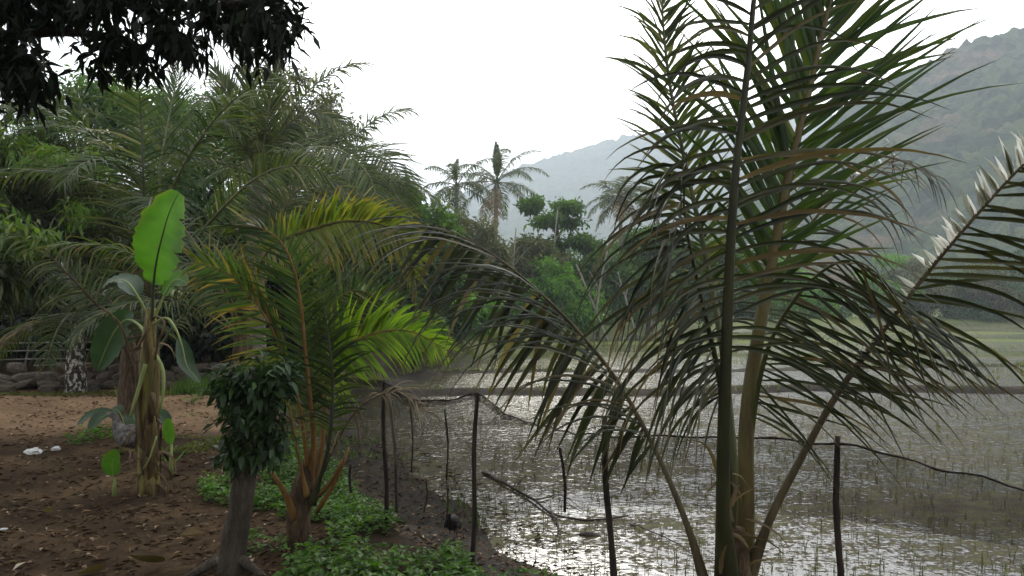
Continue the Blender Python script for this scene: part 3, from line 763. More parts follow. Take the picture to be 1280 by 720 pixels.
frond(pb, px([(384, 625, 5.7), (382, 560, 5.6), (368, 480, 5.5), (346, 425, 5.45), (328, 390, 5.4), (305, 361, 5.4), (284, 341, 5.4), (246, 328, 5.4)]), nl=50, L=.44, W=.018, up=(0, -1, .2), fwd=(30, 52), droop=.5, t0=.36, r0=.018,
      mat='leaflet_golden', rmat='petiole_orange', seed=24, dirs=((-.25, 0, 1), (-.4, -.1, -1)), jitter=.08, brown=.1, **k_)
frond(pb, px([(390, 630, 5.6), (410, 560, 5.5), (416, 490, 5.5), (412, 430, 5.5), (402, 370, 5.55), (394, 320, 5.6)]), nl=44, L=.34, W=.018, up=(.1, 1, .1), fwd=(25, 55), droop=.8, t0=.3, r0=.018,
      mat='leaflet_green', rmat='petiole_dark', seed=25, **k_)
frond(pb, px([(392, 620, 5.6), (425, 545, 5.5), (455, 505, 5.45), (500, 490, 5.4), (540, 520, 5.4)]), nl=26, L=.35, W=.014, up=(0, -.3, 1), fwd=(25, 45), droop=1.8, t0=.3, r0=.012,
      mat='leaflet_dry', rmat='petiole_brown', seed=26, skip=.3, **k_)
frond(pb, px([(384, 620, 5.6), (370, 555, 5.5), (362, 510, 5.45), (345, 480, 5.4), (318, 476, 5.4)]), nl=14, L=.28, W=.014, up=(0, -.3, 1), fwd=(25, 45), droop=1.8, t0=.4, r0=.016,
      mat='leaflet_dry', rmat='petiole_orange', seed=27, skip=.4, **k_)
for (a, b_) in (((396, 640), (436, 560)), ((368, 650), (340, 590)), ((398, 620), (428, 575))):
    mb = MB(); tube(mb, catmull([P(*a, 5.6), P((a[0] + b_[0]) / 2 + 4, (a[1] + b_[1]) / 2, 5.55), P(*b_, 5.5)], 6), [.03, .03, .026, .022, .018, .012], 7, flat=.5, rough=.2)
    mb.build('stalk_stub', M['petiole_orange'], pb)
ground_empty(pb, B0)

# ---- palm with golden arching frond behind the shrub
pf = thing('coconut_palm', 'coconut palm with a golden-tipped arching frond, behind the leafy shrub', 'palm tree', 'coconut palms')
F0 = P(300, 550, 9.6); F0.z = hz(F0.x, F0.y)
mb = MB(); tube(mb, catmull([F0 - Vector((0, 0, .1)), P(301, 500, 9.6), P(303, 440, 9.6), P(303, 400, 9.6)], 9), [.15, .14, .13, .13, .13, .13, .12, .10, .06], 12, rough=.25)
mb.build('trunk', M['palm_fibre'], pf)
frond(pf, px([(303, 430, 9.6), (312, 370, 9.4), (330, 322, 9.2), (353, 300, 9.0), (392, 286, 8.9), (428, 277, 8.8), (465, 278, 8.7), (494, 289, 8.7), (512, 312, 8.7), (518, 345, 8.7)]), nl=96, L=.58, W=.030, up=(0, -1, .2), fwd=(26, 45), droop=.75, t0=.34, r0=.034,
      mat='leaflet_ripe', rmat='petiole_gold', seed=31, dirs=((.1, -.2, 1), (.12, -.2, -1)), side=(.85, 1.15), jitter=.07, label='long frond arching right with golden tip', nseg=6, tipL=.6)
frond(pf, px([(300, 430, 9.6), (290, 380, 9.4), (268, 345, 9.3), (238, 330, 9.2), (205, 345, 9.1)]), nl=57, L=.7, W=.024, up=(0, -.6, .8), fwd=(20, 50), lift=10, droop=1.0, t0=.3, r0=.03, mat='leaflet_golden', rmat='petiole_gold', seed=32, nseg=5)
frond(pf, px([(305, 430, 9.8), (320, 350, 10), (345, 280, 10.2), (370, 240, 10.3), (405, 225, 10.4), (435, 240, 10.4)]), nl=65, L=.8, W=.024, up=(0, -.6, .8), fwd=(20, 50), lift=10, droop=1.2, t0=.3, r0=.03, mat='leaflet_grey', rmat='petiole_gold', seed=33, nseg=5)
for k, (az, el, L_, bd_) in enumerate([(200, 50, 2.6, 1.6), (235, 35, 2.2, 1.9), (60, 65, 3.0, 1.2), (150, 60, 2.8, 1.4)]):
    frond(pf, arc(P(303, 425, 9.6), az, el, L_, bd_), nl=52, L=.6, W=.024, fwd=(20, 50), droop=1.2, t0=.25, r0=.026, mat='leaflet_golden' if k in (0,) else 'leaflet_green', rmat='petiole_gold', seed=34 + k, nseg=5)
ground_empty(pf, F0)

# ---- palm left, tall comb fronds above the banana plant
pc = thing('coconut_palm', 'coconut palm with upright comb-like fronds rising above the banana plant', 'palm tree', 'coconut palms')
C0 = P(163, 530, 11.3); C0.z = hz(C0.x, C0.y)
mb = MB(); tube(mb, catmull([C0 - Vector((0, 0, .1)), P(166, 460, 11.3), P(170, 390, 11.3), P(185, 320, 11.3), P(198, 265, 11.3)], 14), [.20, .18, .17, .17, .16, .16, .16, .15, .15, .15, .14, .13, .12, .10], 12, rough=.25)
mb.build('trunk', M['palm_fibre'], pc)
kc = dict(nseg=6, t0=.2, r0=.035, W=.026)
frond(pc, px([(192, 420, 10.4), (187, 350, 10.3), (182, 280, 10.2), (179, 210, 10.1), (176, 150, 10.1), (172, 108, 10.0), (158, 82, 10.0)]), nl=62, L=.90, W=.026, r0=.035, nseg=6, up=(0, -1, .1), fwd=(20, 35), droop=.65, mat='leaflet_grey', rmat='petiole_dark', seed=41, t0=.14,
      dirs=((-1, -.1, .2), (1, .1, .15)), side=(1, .6), jitter=.07, label='tall upright comb-like frond')
frond(pc, px([(205, 285, 11.3), (200, 220, 11.3), (208, 165, 11.4), (216, 124, 11.5), (224, 86, 11.6)]), nl=44, L=.85, up=(-.2, -1, .1), fwd=(35, 60), droop=.2, mat='leaflet_green', rmat='petiole_green', seed=42, jitter=.07, **kc)
frond(pc, px([(205, 300, 11.0), (236, 305, 10.8), (262, 278, 10.6), (290, 248, 10.4), (318, 224, 10.3), (352, 209, 10.2), (392, 209, 10.1), (420, 228, 10.1)]), nl=60, L=.75, up=(0, -1, .2), fwd=(25, 40), droop=.7, mat='leaflet_grey', rmat='petiole_green', seed=44, dirs=((-.2, 0, 1), (.7, -.1, -.8)), side=(.6, 1.1), jitter=.07, **kc)
frond(pc, px([(205, 275, 11.3), (225, 215, 11.3), (250, 170, 11.3), (275, 150, 11.3), (300, 165, 11.3)]), nl=37, L=.8, up=(-.2, -.6, .8), fwd=(20, 50), droop=.9, mat='leaflet_green', rmat='petiole_green', seed=45, **kc)
for k, (az, el, L_, bd_) in enumerate([(165, 55, 3.0, 1.8), (190, 35, 2.6, 1.6), (215, 60, 2.6, 2.0), (260, 45, 2.2, 2.4), (345, 62, 3.0, 1.6), (290, 15, 2.2, 1.3)]):
    frond(pc, arc(P(199, 272, 11.3), az, el, L_, bd_), nl=34, L=.75, fwd=(20, 50), droop=1.1, mat=('leaflet_green', 'leaflet_grey', 'leaflet_green')[k % 3], rmat='petiole_green', seed=46 + k, **kc)
ground_empty(pc, C0)

# ---- low young palm behind the banana plant, one frond swept to the left
pe = thing('coconut_palm', 'low young coconut palm behind the banana plant, long frond swept left', 'palm tree', 'coconut palms')
E0 = P(176, 545, 10.3); E0.z = hz(E0.x, E0.y)
mb = MB(); tube(mb, catmull([E0 - Vector((0, 0, .1)), P(175, 510, 10.3), P(174, 470, 10.3)], 6), [.12, .12, .11, .10, .09, .06], 10, rough=.3)
mb.build('trunk', M['palm_fibre'], pe)
frond(pe, px([(172, 500, 10.3), (163, 450, 10.0), (145, 412, 9.8), (122, 382, 9.6), (90, 348, 9.4), (52, 312, 9.2), (15, 292, 9.0)]), nl=43, L=.85, W=.025, up=(.3, -.6, .8), fwd=(10, 45), droop=1.4, t0=.3, r0=.036, mat='leaflet_grey', rmat='petiole_brown', seed=61, nseg=6)
frond(pe, px([(178, 500, 10.3), (188, 460, 10.3), (205, 425, 10.4), (240, 380, 10.5), (280, 335, 10.5), (325, 310, 10.5)]), nl=34, L=.7, W=.025, up=(-.2, -.6, .8), fwd=(10, 45), droop=1.2, t0=.35, r0=.03, mat='leaflet_green', rmat='petiole_green', seed=62, nseg=6)
frond(pe, px([(175, 500, 10.4), (170, 440, 10.6), (150, 390, 10.8), (120, 365, 11.0), (85, 372, 11.1)]), nl=31, L=.6, W=.022, up=(.2, -.4, .8), fwd=(10, 45), droop=1.4, t0=.35, r0=.026, mat='leaflet_green', rmat='petiole_brown', seed=63, nseg=5)
ground_empty(pe, E0)

# ---- palms behind
def wild_palm(label, base, crown, r_tr, L_, nfr, seed, mat='leaflet_grey', nl=36, ll=.8, W=.05, tr='palm_trunk', nseg=4, extra=(), els=(-15, 75), rm='petiole_green', droopl=1.2, group='coconut palms', r0=.035, rs=6, swing=0):
    root = thing('coconut_palm', label, 'palm tree', group)
    base = Vector(base); base.z = hz(base.x, base.y); crown = Vector(crown)
    rr = random.Random(seed)
    mb = MB(); mid = base.lerp(crown, .5) + Vector((rr.uniform(-.03, .03), 0, 0)) * (crown - base).length
    tube(mb, catmull([base - Vector((0, 0, .2)), mid, crown], 14), [r_tr * (1.25 - .5 * i / 13) for i in range(14)], 9, rough=.1)
    mb.build('trunk', M[tr], root)
    for k in range(nfr):
        az = 360 * k * .382 + rr.uniform(-12, 12) + swing; q = (k + .5) / nfr
        el = els[1] - (els[1] - els[0]) * q + rr.uniform(-8, 8)
        frond(root, arc(crown, az, el, L_ * rr.uniform(.85, 1.1), 1.3 + .5 * (1 - q)), nl=nl, L=ll, W=W, fwd=(15, 45), droop=droopl, t0=.16, r0=r0, mat=mat if q < .8 else ('leaflet_dry' if rr.random() < .4 else mat), rmat=rm, seed=seed * 50 + k, nseg=nseg, kinks=0, rsides=rs)
    for k, e in enumerate(extra):
        kw = dict(fwd=(15, 45), droop=droopl, L=ll * 1.1)
        if e and isinstance(e[-1], dict): kw.update(e[-1]); e = e[:-1]
        frond(root, px(e), nl=nl + 16, W=W, up=(0, -.6, .8), t0=.15, **kw, r0=r0, mat=mat, rmat=rm, seed=seed * 50 + 30 + k, nseg=nseg, kinks=0, rsides=rs)
    ground_empty(root, base)
    return root


wild_palm('tall coconut palm with upright fronds standing behind the yard palms, under the dark overhanging branch', P(322, 470, 15.5), P(322, 222, 15), .17, 2.9, 8, 71, nl=44, ll=.95, W=.036, nseg=5, els=(0, 80),
          extra=([(322, 225, 15), (316, 170, 15), (312, 110, 15), (305, 62, 15), (290, 40, 15), dict(fwd=(52, 72), droop=.25, L=.75)], [(325, 225, 14.6), (332, 170, 14.4), (340, 110, 14.3), (350, 70, 14.2), dict(fwd=(52, 72), droop=.25, L=.75)],
                 [(318, 225, 15), (298, 165, 15), (285, 120, 15), (268, 85, 15), dict(fwd=(52, 72), droop=.25, L=.75)], [(325, 225, 14.5), (370, 190, 14), (420, 186, 13.6), (458, 215, 13.3), (476, 262, 13.1)],
                 [(325, 225, 15), (352, 165, 15), (392, 140, 15), (432, 158, 15)]))
wild_palm('coconut palm with long hanging grey fronds beside the forest edge, centre left', P(410, 455, 19), P(405, 235, 19), .17, 3.2, 9, 72, nl=46, ll=1.0, W=.042, nseg=4, els=(-10, 60),
          extra=([(405, 235, 19), (430, 196, 18.5), (468, 192, 18), (500, 222, 17.6), (512, 275, 17.5)], [(405, 235, 19), (445, 215, 18), (480, 240, 17.4), (496, 290, 17)]))
wild_palm('coconut palm with white-spotted trunk in front of the stone wall', P(95, 492, 15.4), P(97, 392, 15.4), .17, 2.4, 14, 73, nl=46, ll=.7, W=.03, nseg=4, tr='palm_trunk_spotted', mat='leaflet_green', els=(-30, 70), droopl=1.5)
# distant palms over the forest
fd = dict(nl=42, nseg=3, ll=1.0, W=.07, rs=4, r0=.05, group='distant coconut palms above the forest', els=(-38, 62))
wild_palm('tallest distant coconut palm above the forest, with an upright spear of leaves', P(616, 400, 60), P(621, 228, 60), .19, 4.6, 16, 81, mat='leaflet_grey',
          extra=([(621, 228, 60), (619, 205, 60), (620, 178, 60), dict(fwd=(58, 72), droop=.5, L=.55)], [(621, 228, 60), (624, 205, 60), (622, 182, 60), dict(fwd=(58, 72), droop=.5, L=.55)]), droopl=1.6, **fd)
wild_palm('distant coconut palm close to the left of the tallest one, thinner crown', P(575, 400, 58), P(571, 232, 58), .17, 3.5, 11, 82, mat='leaflet_grey',
          extra=([(571, 232, 58), (569, 215, 58), (572, 200, 58), dict(fwd=(58, 72), droop=.5, L=.55)],), droopl=1.8, **fd)
wild_palm('distant pale coconut palm above the bushy trees, right of the umbrella-shaped tree', P(775, 410, 62), P(776, 246, 62), .17, 3.2, 18, 83, mat='leaflet_grey', droopl=1.0, **fd)
wild_palm('smallest distant coconut palm, half hidden by the large palm', P(822, 410, 85), P(820, 244, 85), .16, 2.8, 14, 84, mat='leaflet_grey', droopl=1.0, **fd)


# ---------------------------------------------------------------- broadleaf trees
def ell(px_, py_, D, rx, ry, rd=None):
    c = P(px_, py_, D); k = D / FPX
    return tuple(c), (rx * k, (rd if rd else rx * k), ry * k)


def T_(name, label, basepx, D, ells, n, mat, ll, lw, seed, k=9, **kw):
    base = P(basepx, 0, D); base.z = hz(base.x, base.y)
    cl = []
    for i, e in enumerate(ells):
        c, r_ = ell(*e); cl += sub_clumps(c, r_, k, n / len(ells), seed * 7 + i)
    return tree(name, label, 'tree', base, cl, mat, ll, lw, seed, **kw)


gL = 'trees behind the yard'
T_('mango_tree', 'dense mango tree with dull green leaves at the left edge, beyond the yard', -110, 13.5, [(50, 190, 13.5, 110, 80, 1.6), (-30, 260, 13.5, 90, 100, 1.6), (90, 270, 14, 70, 80, 1.2)], 15000, 'leaf_mango', .17, .045, 201, 14, group=gL, trunk_r=.22,
   bark='bark_dark', extra=[('leaf_mango_young', [((P(75, 200, 12.2)), (.55, .4, .22), 420), (P(20, 180, 12.4), (.4, .3, .3), 240), (P(95, 265, 12.4), (.22, .2, .2), 110), (P(120, 205, 12.2), (.3, .3, .15), 160)])], droop=.9)
T_('leafy_tree', 'small tree with hanging light green leaves at the left edge, above the rail fence', -60, 9.5, [(-10, 330, 9.5, 60, 62, .6), (-70, 300, 9.5, 70, 80, .7)], 3600, 'leaf_mango', .16, .045, 202, 7, group=gL, trunk_r=.09, bark='bark_dark',
   extra=[('leaf_mango_young', [(P(12, 290, 9.2), (.35, .3, .18), 300), (P(45, 300, 9.2), (.16, .15, .14), 80)])], droop=1.3)
T_('forest_tree', 'dark broad tree behind the comb-frond palm', 150, 20, [(150, 285, 20, 130, 115, 2.2), (60, 330, 20, 120, 90, 2.2)], 16000, 'leaf_far_dark', .24, .09, 203, 12, group=gL, trunk_r=.25, bark='bark_dark')
T_('forest_tree', 'dark tree behind the tall upright-frond palm', 270, 22, [(290, 265, 22, 105, 120, 2.2), (350, 350, 22, 100, 80, 2.0)], 15000, 'leaf_far_dark', .24, .09, 204, 12, group=gL, trunk_r=.25, bark='bark_dark')
T_('forest_tree', 'dense dark undergrowth tree behind the rail fence', 20, 21, [(20, 400, 21, 110, 50, 1.6), (140, 410, 21, 90, 42, 1.6)], 9000, 'leaf_mango_shade', .24, .09, 205, 9, group=gL, trunk_r=.18, bark='bark_dark')
T_('forest_tree', 'low dark bushy tree between the yard and the paddy', 270, 17.5, [(250, 410, 17.5, 75, 50, 1.3), (350, 420, 18, 80, 45, 1.3)], 9000, 'leaf_mango_shade', .22, .08, 206, 9, group=gL, trunk_r=.14, bark='bark_dark')
T_('forest_tree', 'tall loose-leaved tree behind the comb-frond palm, rising to the overhanging branch', 190, 25, [(170, 150, 25, 90, 70, 2.6), (255, 170, 25, 75, 70, 2.4), (330, 190, 25, 70, 70, 2.2)], 15000, 'leaf_far', .26, .09, 208, 16, group=gL, trunk_r=.22, bark='bark_dark')
T_('feathery_tree', 'sparse feathery tree with sky showing through, above the hanging grey palm', 385, 24, [(375, 120, 24, 55, 45, 1.4), (410, 160, 24, 40, 30, 1.2), (330, 110, 24, 50, 40, 1.4)], 3200, 'leaf_far_olive', .22, .06, 207, 12, group=gL, trunk_r=.12, bark='bark')
gM = 'trees along the far side of the paddy'
T_('forest_tree', 'tall leafy tree at the left end of the paddy, with hazy top', 450, 34, [(440, 260, 34, 75, 75, 2.8), (500, 300, 34, 60, 80, 2.6)], 25500, 'leaf_far', 0.360, 0.150, 211, 14, group=gM, trunk_r=.3, bark='bark')
T_('forest_tree', 'rounded dark green tree right of the hazy-topped tree', 525, 33, [(520, 320, 33, 48, 60, 2.0), (545, 370, 33, 50, 60, 2.0)], 19500, 'leaf_far_dark', 0.336, 0.138, 212, 11, group=gM, trunk_r=.2, bark='bark')
T_('forest_tree', 'bushy tree standing at the water line behind the small bank palm', 450, 27, [(430, 400, 27, 70, 50, 1.8), (500, 420, 27, 50, 34, 1.6)], 15000, 'leaf_far', 0.312, 0.125, 213, 9, group=gM, trunk_r=.2, bark='bark_dark')
T_('forest_tree', 'thin olive tree below the twin distant palms', 585, 48, [(590, 300, 48, 48, 42, 2.6), (560, 330, 46, 42, 50, 2.4), (615, 340, 48, 30, 42, 2.0)], 13500, 'leaf_far_olive', 0.360, 0.125, 214, 12, group=gM, trunk_r=.18, bark='bark')
T_('forest_tree', 'low bright shrubby tree behind the arching frond', 590, 40, [(585, 392, 40, 46, 30, 1.8), (540, 408, 38, 40, 30, 1.6)], 10500, 'leaf_far_bright', 0.336, 0.138, 215, 8, group=gM, trunk_r=.12, bark='bark')
T_('umbrella_tree', 'flat-topped umbrella-shaped tree against the misty hill', 693, 56, [(690, 276, 56, 46, 8, 2.8), (712, 258, 56, 24, 5, 1.6), (668, 256, 56, 20, 5, 1.2), (700, 300, 56, 40, 8, 2.4)], 5200, 'leaf_far', 0.360, 0.163, 216, 7, group=gM, trunk_r=.18, bark='bark', droop=.1)
T_('forest_tree', 'yellow-green rounded tree under the umbrella-shaped tree', 670, 54, [(678, 315, 54, 42, 34, 2.2), (650, 340, 53, 34, 34, 2.0)], 14250, 'leaf_far_olive', 0.336, 0.150, 217, 10, group=gM, trunk_r=.2, bark='bark_pale')
T_('forest_tree', 'bright green bushy tree at the paddy edge, lowest in the centre', 690, 52, [(690, 352, 52, 45, 26, 2.0), (660, 375, 51, 36, 30, 1.8), (715, 390, 51, 40, 26, 1.8)], 21000, 'leaf_far_bright', 0.336, 0.150, 218, 10, group=gM, trunk_r=.2, bark='bark')
T_('forest_tree', 'mid green tree between the umbrella tree and the pale palm', 745, 56, [(748, 325, 56, 42, 28, 2.2), (755, 360, 55, 40, 30, 2.0)], 16500, 'leaf_far', 0.336, 0.150, 219, 10, group=gM, trunk_r=.2, bark='bark')
T_('forest_tree', 'tall mid green tree below the smallest distant palm', 810, 58, [(812, 315, 58, 42, 36, 2.4), (800, 360, 57, 40, 34, 2.2)], 18000, 'leaf_far', 0.336, 0.150, 220, 10, group=gM, trunk_r=.22, bark='bark')
T_('forest_tree', 'yellow-leaved bush at the foot of the central trees', 700, 49, [(705, 368, 49, 14, 13, .7), (716, 352, 49, 9, 10, .5)], 900, 'leaf_weed', .22, .09, 221, 4, group=gM, trunk_r=.05, bark='bark')
T_('forest_tree', 'dense tree seen through the dark upright frond', 880, 68, [(880, 335, 68, 55, 36, 3), (900, 375, 67, 60, 30, 2.8)], 19500, 'leaf_far', 0.360, 0.163, 222, 11, group=gM, trunk_r=.22, bark='bark')
T_('forest_tree', 'dense tree seen behind the golden leaf stalk', 980, 80, [(975, 345, 80, 55, 28, 3.4), (1010, 372, 78, 55, 26, 3)], 16500, 'leaf_far_bright', 0.408, 0.188, 223, 11, group=gM, trunk_r=.22, bark='bark')
labs = ['bright green tree at the foot of the near hill, left of the pale folded leaflets', 'olive tree at the foot of the hill directly behind the pale folded leaflets', 'dark low tree under the frond at the right edge',
        'olive round tree beyond the field near the right edge', 'dark tree at the right edge of the picture beyond the green field', 'tree beyond the field just outside the right edge']
for i, (x_, y_, rx_, ry_, mt) in enumerate([(1095, 345, 46, 34, 'leaf_far_bright'), (1145, 352, 40, 34, 'leaf_far_olive'), (1190, 368, 40, 24, 'leaf_far_dark'), (1232, 358, 40, 34, 'leaf_far_olive'), (1275, 350, 42, 38, 'leaf_far_dark'), (1330, 345, 44, 40, 'leaf_far')]):
    T_('forest_tree', labs[i], x_, 104, [(x_, y_, 104, rx_, ry_, 4), (x_ + 20, y_ + 22, 102, rx_ * .8, ry_ * .6, 3)], 8000, mt, .42, .18, 224 + i, 10, group=gM, trunk_r=.24, bark='bark')
# bare slender stems in the gap
stems = [((742, 410), (762, 300), 50), ((760, 412), (720, 330), 50), ((798, 412), (772, 340), 52), ((690, 300), (697, 262), 53), ((640, 330), (645, 285), 50), ((812, 412), (822, 350), 52)]
slab = ['slender pale bare stem leaning right, at the paddy edge beside the pale palm', 'slender bare stem leaning left in front of the central trees', 'thin bare stem leaning left below the smallest palm', 'short pale dead trunk standing in the yellow-green tree',
        'short bare trunk below the tallest distant palm', 'thin bare stem behind the tips of the dark frond']
for i, (a, b_, D) in enumerate(stems):
    root = thing('bare_stem', slab[i], 'tree', 'bare stems among the far trees')
    p0 = P(a[0], 0, D); p0.z = hz(p0.x, p0.y); p1 = P(b_[0], b_[1], D)
    mb = MB(); pts = catmull([p0 - Vector((0, 0, .1)), p0.lerp(p1, .5) + Vector((R.uniform(-.3, .3), 0, 0)), p1], 9); tube(mb, pts, [.09 * (1 - .6 * j / 8) for j in range(9)], 6, rough=.1)
    mb.build('trunk', M['bark_pale'], root)
    for j in range(3):
        q = pts[4 + j]; e = q + Vector((R.uniform(-1.2, 1.2), R.uniform(-.5, .5), R.uniform(.5, 1.4)))
        mb = MB(); tube(mb, catmull([q, q.lerp(e, .5) + Vector((0, 0, .1)), e], 5), [.04, .035, .03, .02, .01], 5); mb.build('branch', M['bark_pale'], root)
    ground_empty(root, p0)

# forest mass closing the view behind the individually built trees
def forest_mass(name, pts, n, mat, ll, lw, seed):
    cl = []
    rr = random.Random(seed)
    for (x_, y_, D, rx_, ry_) in pts:
        c, r_ = ell(x_, y_, D, rx_, ry_, 3.0); cl += sub_clumps(c, r_, 8, n / len(pts), rr.randint(0, 9999))
    o = leaf_cloud(name, M[mat], cl, ll, lw, None, seed); o['kind'] = 'stuff'; return o
forest_mass('forest', [(x_, y__, 66, 36, 36) for x_, y__ in ((655, 345), (700, 330), (740, 335), (780, 330), (825, 335), (870, 330), (920, 340), (680, 375), (745, 378), (810, 375), (880, 378))], 26000, 'leaf_far', .36, .16, 305)
forest_mass('forest', [(x_, 385 + (x_ % 7) - 3, 64 + (x_ - 560) * .065, 42, 30) for x_ in range(560, 1340, 48)], 42000, 'leaf_far_dark', .42, .18, 301)
forest_mass('forest', [(430, 458, 24, 26, 16), (470, 452, 27, 26, 14), (510, 446, 30, 26, 14), (550, 440, 34, 26, 13), (595, 432, 40, 26, 12), (640, 425, 46, 26, 12)], 9000, 'leaf_far', .16, .06, 303)
forest_mass('forest', [(x_, 395, 27 + x_ * .006, 60, 60) for x_ in range(-150, 480, 70)] + [(x_, 300, 30, 70, 70) for x_ in range(-120, 420, 90)], 36000, 'leaf_mango_shade', .3, .12, 302)
forest_mass('forest', [(x_, 400, 19.5, 60, 45) for x_ in range(-150, 420, 70)] + [(x_, 330 - (20 if 100 < x_ < 320 else 0), 21, 60, 55) for x_ in range(-120, 420, 80)], 26000, 'leaf_mango_shade', .24, .10, 304)  # black backdrop, the deep shade behind the palms painted as leaf colour

# dark mango branch overhanging the top left, its trunk stands left of the frame
root = thing('mango_tree', 'dark mango branches with long leaves overhanging the top left corner', 'tree')
tb = Vector((-4.6, 5.6, 0)); tb.z = hz(tb.x, tb.y)
mb = MB(); tube(mb, catmull([tb - Vector((0, 0, .1)), tb + Vector((.1, 0, 1.6)), tb + Vector((.4, -.1, 3.0)), tb + Vector((.9, -.2, 4.2))], 14), [.30, .27, .25, .24, .23, .22, .21, .20, .19, .17, .15, .13, .11, .09], 12, rough=.12)
mb.build('trunk', M['bark_dark'], root)
cl = []
rr = random.Random(77)
for (a, pth) in enumerate([[(-150, 20, 5.4), (-20, -20, 5.2), (120, -30, 5.0), (240, 10, 4.8), (330, 0, 4.7), (370, 30, 4.6)], [(-150, 60, 5.4), (-40, 50, 5.2), (60, 40, 5.1), (130, 45, 5.0), (175, 60, 5.0)],
                           [(-150, -40, 5.5), (60, -90, 5.2), (220, -90, 5.0), (350, -60, 4.8)], [(-150, 90, 5.5), (-60, 90, 5.4), (20, 80, 5.3), (50, 95, 5.3)], [(120, -30, 5.0), (200, 30, 4.9), (240, 50, 4.9)]]):
    pts = catmull(px(pth), 16); mb = MB()
    tube(mb, pts, [.06 * (1 - .8 * j / 15) + .004 for j in range(16)], 7, rough=.15); mb.build('branch', M['bark_dark'], root)
spots = [(20, 20, 70, 40, 260), (0, 80, 45, 40, 260), (45, 105, 24, 22, 100), (75, 25, 30, 22, 90), (130, 15, 28, 20, 90), (150, 70, 30, 24, 130), (120, 95, 16, 12, 36), (175, 90, 14, 14, 30), (215, 55, 28, 22, 130), (235, 70, 18, 12, 50), (265, 25, 30, 26, 130), (300, 45, 26, 24, 110),
         (335, 40, 28, 28, 120), (365, 35, 14, 24, 60), (345, 70, 12, 14, 30), (300, -10, 70, 20, 160), (170, -5, 60, 20, 150), (60, -5, 70, 20, 180), (200, 15, 30, 15, 60), (310, 75, 14, 12, 28), (20, 130, 20, 14, 40)]
for (x_, y_, rx_, ry_, n_) in spots:
    c, r_ = ell(x_, y_ - 14, rr.uniform(4.5, 5.2), rx_ * .92, ry_ * .85, .3); cl.append((c, r_, n_ * 1.7))
leaf_cloud('crown', M['leaf_mango_shade'], cl, .105, .036, root, 88, twig=8, droop=.9, shell=.15, curl=.3)
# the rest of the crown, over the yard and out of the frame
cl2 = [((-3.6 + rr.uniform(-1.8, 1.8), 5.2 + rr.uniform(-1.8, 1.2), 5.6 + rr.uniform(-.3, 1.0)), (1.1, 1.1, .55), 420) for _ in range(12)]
leaf_cloud('crown', M['leaf_mango_shade'], cl2, .17, .05, root, 89, twig=7, droop=.8)
cl3 = [((rr.uniform(-9, 1.5), rr.uniform(-6, 4.2), rr.uniform(4.6, 6.6)), (1.5, 1.5, .7), 330) for _ in range(42)]  # crown stretched unseen over the camera to darken the near plants
leaf_cloud('crown', M['leaf_mango_shade'], cl3, .30, .10, root, 90, twig=7, droop=.8)
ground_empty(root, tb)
cl4 = [((x_ + rr.uniform(-1, 1), -9 + rr.uniform(-1.5, 1.5) + abs(x_) * .15, z_), (2.2, 1.8, 1.6), 380) for x_ in range(-22, 24, 3) for z_ in (1.5, 4.0, 6.5)]  # unseen trees added behind the camera to block light from there
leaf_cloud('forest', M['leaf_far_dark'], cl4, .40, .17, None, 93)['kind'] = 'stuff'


# ---------------------------------------------------------------- ivy-covered stump tree
def leaf_mesh(name, L, W, mat, curl=.15, n=5, val=.5, seed=0, fold=.15):
    mb = MB(); rr = random.Random(seed)
    vs = []; cs = []; fs = []
    for i in range(n + 1):
        u = i / n; wd = W * math.sin(math.pi * min(1, u ** .8 * .97 + .02)) + .001
        z = -curl * L * u * u
        vs += [(-wd / 2, L * u, z + fold * wd), (0, L * u, z), (wd / 2, L * u, z + fold * wd)]; cs += [(val, u, rr.random())] * 3
        if i < n: b = i * 3; fs += [(b, b + 1, b + 4, b + 3), (b + 1, b + 2, b + 5, b + 4)]
    mb.add(vs, fs, cs)
    return mb.mesh(name, mat)


root = thing('leafy_shrub', 'short tree trunk topped with a dark leafy clump, nearest the camera on the bank', 'shrub')
S0 = P(288, 712, 5.12); S0.z = hz(S0.x, S0.y)
mb = MB(); tube(mb, catmull([S0 - Vector((0, 0, .08)), P(291, 690, 5.12), P(300, 640, 5.12), P(308, 580, 5.12), P(318, 520, 5.12), P(325, 460, 5.12)], 16), [.125, .10, .088, .082, .078, .076, .074, .072, .07, .068, .066, .06, .05, .04, .03, .02], 14, rough=.12)
for a in (-2.6, -.4):
    tube(mb, catmull([S0 + Vector((0, 0, .12)), S0 + Vector((math.cos(a) * .16, math.sin(a) * .16, .04)), S0 + Vector((math.cos(a) * .32, math.sin(a) * .32, -.02))], 5), [.045, .038, .03, .02, .01], 7, rough=.2)
mb.build('trunk', M['bark'], root)
vals = [.1, .3, .5, .6, .75, .9, .98]
lms = [leaf_mesh('leaf', .10, .036, M['leaf_ivy'], curl=.2 + .1 * (i % 3), val=v_, seed=i) for i, v_ in enumerate(vals)]
rr = random.Random(9)
ivs = [(318, 475, 42, 32, .16), (330, 500, 38, 45, .18), (300, 520, 32, 45, .16), (335, 545, 26, 30, .14), (300, 565, 22, 22, .12), (350, 470, 22, 20, .12), (285, 480, 18, 20, .1)]
